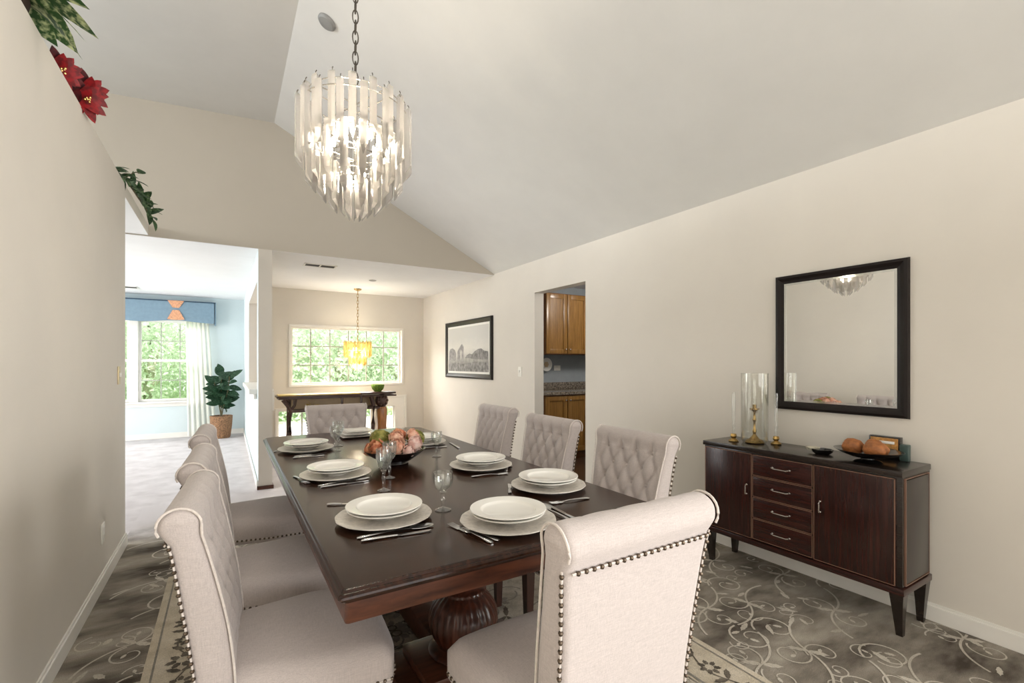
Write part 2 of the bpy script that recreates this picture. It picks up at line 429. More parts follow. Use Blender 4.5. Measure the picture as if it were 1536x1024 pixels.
def cat(pts, n):
    """Catmull-Rom resample of 2D/3D points"""
    P = [Vector(p) for p in pts]; out = []
    for i in range(len(P) - 1):
        p0, p1, p2, p3 = P[max(i - 1, 0)], P[i], P[i + 1], P[min(i + 2, len(P) - 1)]
        for k in range(n):
            t = k / n
            out.append(.5 * (2 * p1 + (p2 - p0) * t + (2 * p0 - 5 * p1 + 4 * p2 - p3) * t * t + (3 * p1 - p0 - 3 * p2 + p3) * t ** 3))
    out.append(P[-1]); return out

# ------------------------------------------------------------------ room measures (camera stands over the origin)
XR, XL = 3.006, -.609            # right and left walls
YH, YN, YB, YK = 5.39, 7.98, 9.93, -5.2   # gable header, nook window wall, blue window wall, back wall
ZC, ZL = 2.45, 2.54              # flat ceiling, plant ledge
XRG, ZRG = .42, 3.75             # ridge
SL = (ZRG - ZC) / (XR - XRG)
YE = 4.24                        # end of the left wall
CX0, CX1 = .276, .402            # column and dividing wall

# ------------------------------------------------------------------ the setting
# scroll pattern woven into the carpet: flat ribbons a hair above the pile, in the floor's own mesh
LAY = [0]
def layer(z):          # every woven stroke lies a hair higher than the last, so none coincide
    LAY[0] = (LAY[0] + 1) % 60
    return z + LAY[0] * 2e-5
def ribbon(mb, pts, w, z, mi):
    z = layer(z)
    P = [Vector((p[0], p[1], 0)) for p in pts]; m = len(P); vs = []
    for i in range(m):
        t = (P[min(i + 1, m - 1)] - P[max(i - 1, 0)])
        if t.length < 1e-6: t = Vector((1, 0, 0))
        t.normalize(); nn = Vector((-t.y, t.x, 0)); ww = (w[i] if isinstance(w, list) else w) / 2
        a = P[i] + nn * ww; b = P[i] - nn * ww
        vs += [(a.x, a.y, z), (b.x, b.y, z)]
    mb.add(vs, [(2 * i, 2 * i + 1, 2 * i + 3, 2 * i + 2) for i in range(m - 1)], mi)
def spiral(mb, x, y, ang, R, turns, hand, w, z, mi, blob=True):
    """starts at x,y heading ang and curls inward"""
    pts = []; ws = []; n = 26; px, py, a = x, y, ang
    for i in range(n + 1):
        t = i / n; r = R * (1 - .8 * t)
        step = 2 * PI * turns / n
        pts.append((px, py)); ws.append(w * (1 - .45 * t))
        a += hand * step; px += math.cos(a) * r * step; py += math.sin(a) * r * step
    ribbon(mb, pts, ws, z, mi)
    if blob: flat_leaf(mb, px, py, a, w * 4.5, w * 2.4, z, mi)
def flat_leaf(mb, x, y, a, L, W, z, mi):
    n = 7; up = []; dn = []; z = layer(z)
    for i in range(n + 1):
        t = i / n; h = W / 2 * math.sin(PI * t) ** .7 * (1 - .3 * t) + (.12 * W * math.sin(t * 21) if 0 < i < n else 0)
        cx, cy = x + math.cos(a) * L * t, y + math.sin(a) * L * t
        up.append((cx - math.sin(a) * h, cy + math.cos(a) * h, z)); dn.append((cx + math.sin(a) * h, cy - math.cos(a) * h, z))
    mb.add(up + dn, [(i, i + 1, n + 2 + i, n + 1 + i) for i in range(n)], mi)

def carpet_pattern(mb, x0, x1, y0, y1, z, mi, pitch=.38):
    rnd = random.Random(3)
    nx = int((x1 - x0) / pitch) + 2; ny = int((y1 - y0) / pitch) + 2
    inside = lambda px, py: x0 + .05 < px < x1 - .05 and y0 < py < y1 - .1
    for i in range(nx):
        for j in range(ny):
            sgn = 1 if (i + j) % 2 else -1
            bx = x0 + i * pitch + (pitch / 2 if j % 2 else 0) + .02; by = y0 + j * pitch
            if not inside(bx, by): continue
            jx, jy = rnd.uniform(-.03, .03), rnd.uniform(-.03, .03); bx += jx; by += jy
            a0 = rnd.uniform(-.3, .3) + (0 if sgn > 0 else PI) + .5
            ww = .0098
            # an S stem, its two curls and leaves
            pts = []; px, py, a = bx - math.cos(a0) * pitch * .5, by - math.sin(a0) * pitch * .5, a0 + .6 * sgn
            mid = None
            for k in range(29):
                pts.append((px, py)); a -= sgn * .085 * (1 if k < 15 else -1)
                px += math.cos(a) * pitch * .052; py += math.sin(a) * pitch * .052
                if k == 13: mid = (px, py, a)
            pts = [p for p in pts if x0 + .02 < p[0] < x1 - .02 and p[1] < y1 - .02]
            if len(pts) > 3: ribbon(mb, pts, ww, z, mi)
            if inside(px, py): spiral(mb, px, py, a, pitch * .27, 1.3, -sgn, ww, z, mi)
            mx, my, ma = mid
            if inside(mx, my):
                spiral(mb, mx, my, ma, pitch * .22, 1.15, sgn, ww * .85, z, mi)
                spiral(mb, mx - .03, my - .02, ma + PI, pitch * .2, 1.1, sgn, ww * .8, z, mi)
                flat_leaf(mb, mx, my, ma + sgn * 2.2, .085, .032, z, mi)
                flat_leaf(mb, mx, my, ma - sgn * .9, .085, .034, z, mi)
            for q in range(2):
                qx, qy = bx + rnd.uniform(-.16, .16), by + pitch * (.35 + .2 * q)
                if inside(qx, qy):
                    spiral(mb, qx, qy, rnd.uniform(0, 6.28), pitch * rnd.uniform(.12, .2), .9, rnd.choice((-1, 1)), ww * .7, z, mi)
            for q in range(3):
                qx, qy = bx + rnd.uniform(-.2, .2), by + rnd.uniform(-.2, .2)
                if inside(qx, qy): flat_leaf(mb, qx, qy, rnd.uniform(0, 6.28), rnd.uniform(.05, .1), rnd.uniform(.018, .034), z, mi)

YS = 4.30       # seam between the patterned carpet and the pale one
fl = MB()
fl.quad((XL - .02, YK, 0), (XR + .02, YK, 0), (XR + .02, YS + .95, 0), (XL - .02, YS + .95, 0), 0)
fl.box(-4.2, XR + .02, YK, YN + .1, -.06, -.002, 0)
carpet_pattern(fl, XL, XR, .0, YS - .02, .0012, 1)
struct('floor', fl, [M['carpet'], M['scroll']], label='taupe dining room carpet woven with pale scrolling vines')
fl2 = MB(); fl2.box(-4.2, XR + .02, YS + .95, YB + .1, -.05, .0); fl2.box(-4.2, XL - .02, YK, YS + .95, -.05, .0)
struct('floor_living', fl2, M['lcarpet'], label='pale grey carpet towards the living room')
fk = MB(); fk.box(XR + .02, 6.2, 2.6, 8.2, -.05, .0)
struct('floor_kitchen', fk, M['kfloor'])

# right wall with the kitchen doorway
rw = MB(); wall_cells(rw, 0, XR, XR + .125, YK, YN, 0, ZC + .1, [(-3.9, -.75, .1, 2.2), (3.552, 4.44, -.1, 2.085)])  # first hole: unseen opening added for the right fill lamp
struct('wall_right', rw, M['cream'])
# left wall below the plant ledge
lw = MB(); lw.box(XL - .13, XL, YK, YE, 0, ZC)
struct('wall_left', lw, M['cream'])
lg = MB(); lg.box(-4.2, XL, YK, YH + .02, ZC, ZL)
og = struct('ceiling_ledge', lg, [M['white_ceil'], M['cream']], label='flat ledge above the left wall with plants on it')
for p in og.data.polygons: p.material_index = 1 if p.normal.x > .5 else 0
# gable wall over the header
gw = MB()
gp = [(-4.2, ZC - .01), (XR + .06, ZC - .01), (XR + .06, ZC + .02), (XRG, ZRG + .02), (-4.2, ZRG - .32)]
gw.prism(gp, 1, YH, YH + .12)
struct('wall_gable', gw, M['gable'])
# dining ceiling: one long slope and a nearly flat side
ce = MB()
def slopez(x): return ZC + (XR - x) * SL
ce.prism([(XR + .125, slopez(XR + .125)), (XRG, ZRG), (XRG, ZRG + .1), (XR + .125, slopez(XR + .125) + .1)], 1, YK - .1, YH + .1)
struct('ceiling', ce, M['ceil'], label='pale vaulted ceiling slope over the dining table')
ce2 = MB(); ce2.prism([(-4.2, ZRG - .30), (XRG, ZRG), (XRG, ZRG + .1), (-4.2, ZRG - .2)], 1, YK - .1, YH + .1)
struct('ceiling_left', ce2, M['ceil'])
# flat ceilings of nook, living room and kitchen
cn = MB(); cn.box(CX1 - .002, XR + .06, YH + .003, YN + .06, ZC - .012, ZC + .06)
struct('ceiling_nook', cn, M['white_ceil'])
cl = MB(); cl.box(-4.2, CX0 + .002, YH + .003, YB + .06, ZC - .012, ZC + .06)
struct('ceiling_living', cl, M['white_ceil'])
ck = MB(); ck.box(XR + .06, 6.2, 2.6, 8.2, 2.40, ZC + .05)
struct('ceiling_kitchen', ck, M['white_ceil'])
# dividing wall (blue towards the living room, cream elsewhere) with its pass-through
dw = MB(); wall_cells(dw, 0, CX0, CX1, YH + .001, YB, 0, ZC - .01, [(5.62, 7.72, 1.0, 2.14)])
o = struct('wall_dividing', dw, [M['cream'], M['blue']])
for p in o.data.polygons:
    c = p.center
    p.material_index = 1 if (c.x < CX0 + .005 and abs(p.normal.x) > .5) else 0
ws = MB(); ws.bbox(CX0 - .075, CX1 + .03, 5.60, 7.74, .955, 1.008, .006); ws.bbox(CX0 - .03, CX0 - .002, 5.64, 7.70, .90, .955, .006)
ws.bbox(CX1 + .001, CX1 + .028, 5.52, 5.60, .78, .98, .006)
struct('trim_2', ws, M['trim'], label='white sill of the pass-through opening')
cb = MB(); cb.box(CX0 - .012, CX1 + .012, YH - .014, YH + .1, 0, .035); 
struct('trim_3', cb, M['walnut_x'], label='dark shoe moulding at the foot of the column')
# nook window wall, low window behind the console
WX = [.826, 2.632, .915, 1.882]
nw = MB(); wall_cells(nw, 1, YN, YN + .14, CX1, XR + .12, 0, ZC, [(WX[0] + .03, WX[1] - .03, WX[2] + .03, WX[3] - .03), (.66, 2.12, .10, .56), (2.31, 2.49, .16, .545)])
struct('wall_nook', nw, M['cream'])
# blue wall with the living room window
LW = [-2.37, -.383, .63, 2.02]
bw = MB(); wall_cells(bw, 1, YB, YB + .14, -4.2, CX1, 0, ZC, [tuple(LW)])
struct('wall_blue', bw, M['blue'])
# unseen side and back walls, with openings added for the fill lamps
sw = MB(); wall_cells(sw, 0, -4.3, -4.2, YK, YB + .1, 0, ZC, [(5.2, 9.2, .3, 2.25)])
struct('wall_living_side', sw, M['blue'])
bk = MB(); wall_cells(bk, 1, YK - .12, YK, -4.2, XR + .12, 0, ZRG + .1, [(-.4, 2.8, .1, 2.9)])
struct('wall_back', bk, M['cream'])
us = MB(); wall_cells(us, 0, -4.3, -4.2, YK, YH + .1, ZL, ZRG + .1, [(.7, 5.1, 2.6, 3.36)])
struct('wall_upper_left', us, M['cream'])
# kitchen shell
kw = MB(); kw.box(XR + .125, 6.2, 5.5, 5.6, 0, 2.42); kw.box(6.1, 6.2, 2.6, 5.6, 0, 2.42); kw.box(XR + .125, 6.2, 2.6, 2.7, 0, 2.42)
struct('wall_kitchen', kw, M['kgrey'])
# baseboards
def baseboard(name, x0, x1, y0, y1):
    b = MB(); b.bbox(x0, x1, y0, y1, 0, .075, .003)
    w = .006
    b.bbox(x0 + (w if x1 - x0 < .05 and x0 > 1 else 0), x1 - (w if x1 - x0 < .05 and x0 < 1 else 0), y0, y1, .074, .088, .003)
    struct(name, b, M['trim'])
baseboard('baseboard_right', XR - .014, XR, -.75, 3.552)
baseboard('baseboard_right_far', XR - .014, XR, 4.44, YN)
baseboard('baseboard_left', XL, XL + .014, YK, YE)
baseboard('baseboard_blue', -4.2, CX0, YB - .014, YB)
baseboard('baseboard_dividing', CX0 - .014, CX0, YH + .01, YB)
baseboard('baseboard_nook', CX1, XR, YN - .014, YN)

# ---- windows
def window_frame(name, x0, x1, z0, z1, y, wall_t, fw, cols, rows, casing=.05, label=None, mw=.011):
    """casing, frame, muntins as one structure with a glass pane child"""
    b = MB()
    if casing:
        for a in ((x0 - casing, x1 + casing, z1, z1 + casing), (x0 - casing, x1 + casing, z0 - casing, z0), (x0 - casing, x0, z0, z1), (x1, x1 + casing, z0, z1)):
            b.bbox(a[0], a[1], y - .018, y + .004, a[2], a[3], .004)
    yy = y + wall_t * .62
    for a in ((x0, x1, z1 - fw, z1), (x0, x1, z0, z0 + fw), (x0, x0 + fw, z0 + fw, z1 - fw), (x1 - fw, x1, z0 + fw, z1 - fw)):
        b.bbox(a[0], a[1], yy - .025, yy + .02, a[2], a[3], .003)
    w = struct(name, b, M['trim'], label=label)
    g = MB(); g.box(x0 + fw * .5, x1 - fw * .5, yy - .003, yy + .003, z0 + fw * .5, z1 - fw * .5)
    struct('pane', g, M['pane'], w)
    if cols or rows:
        mt = MB()
        for c in cols: mt.box(c - mw, c + mw, yy - .012, yy + .008, z0 + fw, z1 - fw)
        for r in rows: mt.box(x0 + fw, x1 - fw, yy - .0125, yy + .0085, r - mw, r + mw)
        struct('muntin', mt, M['grille'], w)
    return w
wx0, wx1, wz0, wz1 = WX[0] + .03, WX[1] - .03, WX[2] + .03, WX[3] - .03
cw = (wx1 - wx0) / 6
window_frame('window_1', wx0, wx1, wz0, wz1, YN, .14, .028, [wx0 + cw * k for k in range(1, 6)], [wz0 + (wz1 - wz0) * k / 3 for k in (1, 2)], .034, 'wide gridded window of the breakfast nook', .008)
window_frame('window_2', .66, 2.12, .10, .56, YN, .14, .03, [1.02, 1.39, 1.75], [], .03, 'low window strip behind the console table')
wn = window_frame('window_3', 2.31, 2.49, .16, .545, YN, .14, .012, [], [], 0, 'small bright pane in the white panel')
pn = MB()
for a in ((2.24, 2.31, .05, .70), (2.49, 2.65, .05, .70), (2.31, 2.49, .05, .16), (2.31, 2.49, .545, .70)): pn.box(a[0], a[1], YN - .012, YN + .002, a[2], a[3])
for a in ((2.20, 2.69, .70, .735), (2.20, 2.24, .0, .70), (2.65, 2.69, .0, .70)): pn.bbox(a[0], a[1], YN - .026, YN + .002, a[2], a[3], .004)
struct('trim_4', pn, M['trim'], label='white moulded panel low on the nook wall')
# living room: two double-hung units in one opening, deep white frame
lwid = [(-2.37, -1.37), (-1.262, -.383)]
b = MB()
for a in ((LW[0] - .06, LW[1] + .06, LW[3], LW[3] + .06), (LW[0] - .06, LW[0], LW[2], LW[3]), (LW[1], LW[1] + .06, LW[2], LW[3])):
    b.bbox(a[0], a[1], YB - .02, YB + .004, a[2], a[3], .004)
b.bbox(-1.375, -1.257, YB - .012, YB + .12, LW[2], LW[3], .004)
w4 = struct('window_4', b, M['trim'], label='white double-hung window of the living room')
sl = MB(); sl.bbox(LW[0] - .08, LW[1] + .08, YB - .06, YB + .1, LW[2] - .028, LW[2], .006); sl.bbox(LW[0] - .06, LW[1] + .06, YB - .018, YB, LW[2] - .09, LW[2] - .028, .004)
struct('window_sill', sl, M['trim'], w4)
zm = 1.325
for (a, c) in lwid:
    for (z0, z1, yo) in ((LW[2], zm + .02, .05), (zm - .02, LW[3], .085)):
        sb = MB(); yy = YB + yo; f = .042
        for q in ((a, c, z1 - f, z1), (a, c, z0, z0 + f), (a, a + f, z0 + f, z1 - f), (c - f, c, z0 + f, z1 - f)):
            sb.bbox(q[0], q[1], yy - .016, yy + .016, q[2], q[3], .003)
        s_ = struct('sash', sb, M['trim'], w4)
        g = MB(); g.box(a + f * .6, c - f * .6, yy - .003, yy + .003, z0 + f * .6, z1 - f * .6); struct('pane', g, M['pane'], s_)
        mt = MB()
        for k in (1, 2):
            xx = a + f + (c - a - 2 * f) * k / 3; mt.box(xx - .007, xx + .007, yy - .009, yy + .009, z0 + f, z1 - f)
        zz = (z0 + z1) / 2; mt.box(a + f, c - f, yy - .0095, yy + .0095, zz - .007, zz + .007)
        struct('muntin', mt, M['grille'], s_)

# ---- outside: lawn and leafy trees
pa = MB(); pa.box(CX1 + .1, 8, YN + .15, 12.2, -.3, -.08)
struct('patio_ground', pa, M['trim'], label='pale patio outside the nook')
gr = MB(); gr.box(-14, 18, YB + .3, 32, -.5, -.4); gr.box(CX1 + .2, 18, YN + .3, YB + .3, -.52, -.42)
tag(obj('lawn', gr, M['lawn'], smooth=False), 'sunlit green lawn outside the windows', 'grass', kind='stuff')
def tree_meshes(seed, R, h0, n):
    rd = random.Random(seed); lf = MB()
    for i in range(n):
        th = rd.uniform(0, 2 * PI); ph = math.acos(rd.uniform(-.9, 1)); rr = R * rd.uniform(.45, 1.05) * (1 + .25 * math.sin(5 * th + 3 * ph))
        c = Vector((rr * math.sin(ph) * math.cos(th), rr * math.sin(ph) * math.sin(th), h0 + 1.15 * rr * math.cos(ph)))
        if c.z < -.1: continue
        d = Vector((rd.gauss(0, 1), rd.gauss(0, 1), rd.gauss(-.4, .8)))
        lf.leaf(c, d, (rd.gauss(0, 1), rd.gauss(0, 1), 1), rd.uniform(.09, .17), rd.uniform(.05, .10), .2, n=2)
    tr = MB(); tr.sweep([(0, 0, -.398), (.05, 0, h0 * .5), (-.03, .04, h0), (.02, 0, h0 + R * .6)], [.13, .11, .08, .03], 8)
    for k in range(4):
        a = k * 1.6; tr.sweep([(0, 0, h0 * .6), (.4 * math.cos(a), .4 * math.sin(a), h0), (R * .7 * math.cos(a), R * .7 * math.sin(a), h0 + .5)], [.06, .04, .02], 6)
    return lf, tr
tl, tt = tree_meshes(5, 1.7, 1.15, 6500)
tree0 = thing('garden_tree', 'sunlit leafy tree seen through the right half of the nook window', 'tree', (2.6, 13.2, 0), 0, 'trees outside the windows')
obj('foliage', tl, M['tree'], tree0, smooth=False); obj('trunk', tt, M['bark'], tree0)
for (x, y, r, lb) in ((.8, 12.6, 1.2, 'sunlit leafy tree seen through the left half of the nook window'),
                      (4.4, 13.6, 2.2, 'sunlit leafy tree seen past the right edge of the nook window'),
                      (-1.55, 14.0, 3.0, 'leafy tree seen through the living room window beside the curtain'),
                      (-3.6, 13.6, .4, 'leafy tree seen through the living room window nearest the left wall'),
                      (1.6, 16.2, 4.0, 'tall leafy tree farther back behind the nook window trees'),
                      (-2.5, 17.5, 5.0, 'tall leafy tree farther back behind the living room window trees')):
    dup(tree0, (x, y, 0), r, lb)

# ------------------------------------------------------------------ camera, world, light
cam = bpy.data.cameras.new('camera'); cam.sensor_width = 36; cam.lens = 703.5 / 1536 * 36
cam.shift_y = (544.6 - 512) / 1536; cam.clip_start = .02
co = bpy.data.objects.new('camera', cam); COL.objects.link(co); co.location = (0, 0, 1.28); co.rotation_euler = (PI / 2, 0, -.547)
SC.camera = co
w = bpy.data.worlds.new('World'); SC.world = w; w.use_nodes = True
bg = w.node_tree.nodes['Background']; bg.inputs[0].default_value = (.95, .98, 1, 1); bg.inputs[1].default_value = 1.8
SC.view_settings.view_transform = 'Standard'; SC.view_settings.look = 'None'; SC.view_settings.gamma = 1; SC.view_settings.exposure = 0
SC.view_settings.use_curve_mapping = False
SC.cycles.max_bounces = 10; SC.cycles.diffuse_bounces = 5; SC.cycles.glossy_bounces = 4; SC.cycles.transmission_bounces = 8; SC.cycles.transparent_max_bounces = 24
SC.cycles.sample_clamp_indirect = 4; SC.cycles.caustics_reflective = False; SC.cycles.caustics_refractive = False
SC.cycles.use_denoising = True

def area(name, loc, target, sx, sy, power, col=(1, 1, 1), spread=None):
    l = bpy.data.lights.new(name, 'AREA'); l.shape = 'RECTANGLE'; l.size = sx; l.size_y = sy; l.energy = power; l.color = col
    o = bpy.data.objects.new(name, l); COL.objects.link(o); o.location = loc
    o.rotation_euler = (Vector(target) - Vector(loc)).to_track_quat('-Z', 'Y').to_euler()
    if spread: l.spread = math.radians(spread)
    return o
def point(name, loc, power, col=(1, .85, .65), r=.03):
    l = bpy.data.lights.new(name, 'POINT'); l.energy = power; l.color = col; l.shadow_soft_size = r
    o = bpy.data.objects.new(name, l); COL.objects.link(o); o.location = loc; return o
# added fill lamps outside made-up windows; last two are daylight above the seen windows
area('fill_back', (1.2, YK - .3, 1.5), (1.2, 3, 1.5), 3.4, 2.8, 80, (1, .98, .95))
area('fill_right', (XR + .45, -2.3, 1.25), (-.6, -1.2, 1.3), 3.2, 2.1, 200, (1, .98, .95), 140)
area('fill_upper_left', (-4.6, 2.9, 3.05), (2.8, 1.2, 2.5), 4.2, .85, 95, (.97, .985, 1), 125)
area('fill_living_side', (-4.5, 7.2, 1.3), (0, 7.4, 1.2), 4.2, 2.2, 230, (1, .99, .98))
area('daylight_blue_window', (-1.4, YB + 1.6, 3.2), (-1.2, 7.5, .6), 3, 1.6, 180, (1, .99, .98))
area('daylight_nook_window', (1.7, YN + 1.6, 3.0), (1.7, 6, .7), 2.6, 1.6, 520, (1, .98, .95))
# sun on the garden, from the right and a little beyond the house
sun = bpy.data.lights.new('sun', 'SUN'); sun.energy = 5.5; sun.angle = .03; so = bpy.data.objects.new('sun', sun); COL.objects.link(so)
so.rotation_euler = Vector((-.3, .45, -.84)).to_track_quat('-Z', 'Y').to_euler()
point('kitchen_lamp', (4.3, 3.9, 2.2), 40, (1, .95, .88), .15)
# ------------------------------------------------------------------ rug
RX0, RX1, RY0, RY1 = -.295, 1.86, .42, 3.45
rug = thing('area_rug', 'cream and grey floral bordered wool rug under the dining table', 'rug', (0, 0, 0))
b = MB(); b.bbox(RX0, RX1, RY0, RY1, .002, .0085, .003); obj('binding', b, M['rug_cream'], rug)
rd = random.Random(11)
b = MB(); b.quad((RX0 + .03, RY0 + .03, .0089), (RX1 - .03, RY0 + .03, .0089), (RX1 - .03, RY1 - .03, .0089), (RX0 + .03, RY1 - .03, .0089), 0)
BW = .27
for (o_, wd) in ((.035, .008), (BW - .03, .012), (BW - .01, .006)):       # thin guard lines of the border
    for (ax, ay, bx, by) in ((RX0 + o_, RY0 + o_, RX0 + o_, RY1 - o_), (RX1 - o_, RY0 + o_, RX1 - o_, RY1 - o_), (RX0 + o_, RY0 + o_, RX1 - o_, RY0 + o_), (RX0 + o_, RY1 - o_, RX1 - o_, RY1 - o_)):
        ribbon(b, [(ax, ay), (bx, by)], wd, .0094, 2)
def flower_motif(mb, x, y, r, z, mi, mi2):
    a0 = rd.uniform(0, 6.28)
    for k in range(7):
        a = a0 + k * 2 * PI / 7; flat_leaf(mb, x + math.cos(a) * r * .25, y + math.sin(a) * r * .25, a, r * .8, r * .5, z, mi)
    pts = [(x + math.cos(a) * r * .32, y + math.sin(a) * r * .32) for a in [k * .7 for k in range(10)]]
    ribbon(mb, pts, r * .12, z + .0002, mi2)
def border_run(ax, ay, bx, by):
    L = math.hypot(bx - ax, by - ay); n = int(L / .17); dx, dy = (bx - ax) / L, (by - ay) / L
    pts = []
    for i in range(n * 8 + 1):
        t = i / (n * 8) * L; s_ = .028 * math.sin(t / .17 * PI)
        pts.append((ax + dx * t - dy * s_, ay + dy * t + dx * s_))
    ribbon(b, pts, .007, .0093, 1)
    for i in range(n):
        t = (i + .5) * L / n; x, y = ax + dx * t, ay + dy * t
        flower_motif(b, x, y, .062 if i % 2 else .048, .0095, 1, 0)
        for q in (-1, 1):
            a = math.atan2(dy, dx) + q * rd.uniform(.6, 1.3); flat_leaf(b, x + dx * .085, y + dy * .085, a, .07, .028, .0095, 1)
m_ = BW * .5
border_run(RX0 + m_, RY0 + .05, RX0 + m_, RY1 - .05); border_run(RX1 - m_, RY0 + .05, RX1 - m_, RY1 - .05)
border_run(RX0 + BW, RY1 - m_, RX1 - BW, RY1 - m_); border_run(RX0 + BW, RY0 + m_, RX1 - BW, RY0 + m_)
obj('border', b, [M['rug_cream'], M['rug_dark'], M['rug_mid']], rug, smooth=False)
b = MB(); b.quad((RX0 + BW, RY0 + BW, .0097), (RX1 - BW, RY0 + BW, .0097), (RX1 - BW, RY1 - BW, .0097), (RX0 + BW, RY1 - BW, .0097), 0)
for i in range(120):
    x, y = rd.uniform(RX0 + BW + .1, RX1 - BW - .1), rd.uniform(RY0 + BW + .1, RY1 - BW - .1)
    k = rd.random()
    if k < .4: flower_motif(b, x, y, rd.uniform(.05, .085), .0102, 1, 2)
    elif k < .75:
        pts = [(x + .12 * math.cos(a) * (1 - a * .05), y + .075 * math.sin(a)) for a in [q * .33 for q in range(20)]]
        pts = [p for p in pts if RX0 + BW + .02 < p[0] < RX1 - BW - .02 and RY0 + BW + .02 < p[1] < RY1 - BW - .02]
        if len(pts) > 3: ribbon(b, pts, .009, .0101, 1)
    else:
        for q in range(3): flat_leaf(b, x, y, rd.uniform(0, 6.28), .1, .03, .0103, 2)
obj('field', b, [M['rug_field'], M['rug_mid'], M['rug_dark']], rug, smooth=False)
ZR = .0122   # furniture on the rug stands at this height

# ------------------------------------------------------------------ dining table
TX0, TX1, TY0, TY1, TZ = .215, 1.364, 1.105, 3.725, .76
tcx, tcy = (TX0 + TX1) / 2, (TY0 + TY1) / 2
table = thing('dining_table', 'long dark espresso wood double pedestal dining table set for a meal', 'table', (tcx, tcy, ZR))
hw, hl = (TX1 - TX0) / 2, (TY1 - TY0) / 2
def tab_outline(inset):
    """rectangle with a slightly bowed far end and small rounded corners"""
    pts = []; r = .010
    def corner(cx, cy, a0):
        for k in range(6):
            a = a0 + k * PI / 10; pts.append((cx + (r) * math.cos(a), cy + (r) * math.sin(a)))
    w_, l_ = hw - inset, hl - inset
    corner(w_ - r, -l_ + r, -PI / 2)
    for k in range(1, 8): pts.append((w_, -l_ + r + (2 * l_ - 2 * r - .05) * k / 8))
    for k in range(1, 8):                                   # rounded far right
        a = k * PI / 2 / 8; pts.append((w_ - .14 + .14 * math.cos(a), l_ - .10 + .10 * math.sin(a)))
    for k in range(1, 8):
        a = PI / 2 + k * PI / 2 / 8; pts.append((-w_ + .10 + .10 * math.cos(a), l_ - .06 + .06 * math.sin(a)))
    for k in range(1, 8): pts.append((-w_, l_ - .1 - (2 * l_ - 2 * r - .1) * k / 8))
    corner(-w_ + r, -l_ + r, PI)
    return pts
def stack(mb, rings, mi=0):
    n = len(rings[0][0]); vs = []
    for pts, z in rings: vs += [(x, y, z) for x, y in pts]
    fs = [tuple(range(n))[::-1], tuple((len(rings) - 1) * n + k for k in range(n))]
    for j in range(len(rings) - 1):
        for k in range(n): fs.append((j * n + k, j * n + (k + 1) % n, (j + 1) * n + (k + 1) % n, (j + 1) * n + k))
    mb.add(vs, fs, mi)
T = TZ - ZR
b = MB(); stack(b, [(tab_outline(.016), T - .034), (tab_outline(.012), T - .028), (tab_outline(.004), T - .024), (tab_outline(.0), T - .018), (tab_outline(.001), T - .013), (tab_outline(.006), T - .008), (tab_outline(.010), T - .007), (tab_outline(.013), T - .001), (tab_outline(.017), T)])
obj('tabletop', b, M['walnut'], table, angle=25)
b = MB(); stack(b, [(tab_outline(.05), T - .084), (tab_outline(.020), T - .084), (tab_outline(.018), T - .076), (tab_outline(.020), T - .034), (tab_outline(.05), T - .034)])
obj('apron', b, M['walnut_x'], table, angle=25)
flute = lambda a, z: 1 + (.045 * abs(math.sin(13 * a)) if .19 < z < .395 else 0)
for yy in (1.66 - tcy, 3.10 - tcy):
    b = MB()
    prof = [(.13, .165), (.135, .172), (.13, .18), (.115, .184), (.095, .19), (.10, .198), (.112, .22), (.124, .25), (.129, .28), (.127, .305), (.117, .335), (.098, .362), (.080, .378), (.076, .384), (.086, .388), (.088, .396), (.082, .402), (.070, .408), (.062, .43), (.058, .47), (.062, .50), (.085, .515), (.09, .53), (.075, .545), (.07, .56), (.12, .60), (.125, T - .079)]
    b.lathe(prof, 104, 0, yy, 0, 0, flute)
    p = obj('pedestal', b, M['walnut_z'], table, angle=50)
    pb = MB()
    pb.bbox(-.30, .30, yy - .20, yy + .20, 0, .07, .008); pb.bbox(-.27, .27, yy - .17, yy + .17, .07, .125, .012); pb.bbox(-.20, .20, yy - .14, yy + .14, .125, .166, .010)
    obj('pedestal_base', pb, M['walnut_x'], p)
    pt = MB(); pt.bbox(-.32, .32, yy - .12, yy + .12, T - .125, T - .079, .01); obj('cleat', pt, M['walnut_x'], p)
b = MB(); b.bbox(-.06, .06, 1.86 - tcy, 2.90 - tcy, .03, .13, .012); obj('stretcher', b, M['walnut_x'], table)

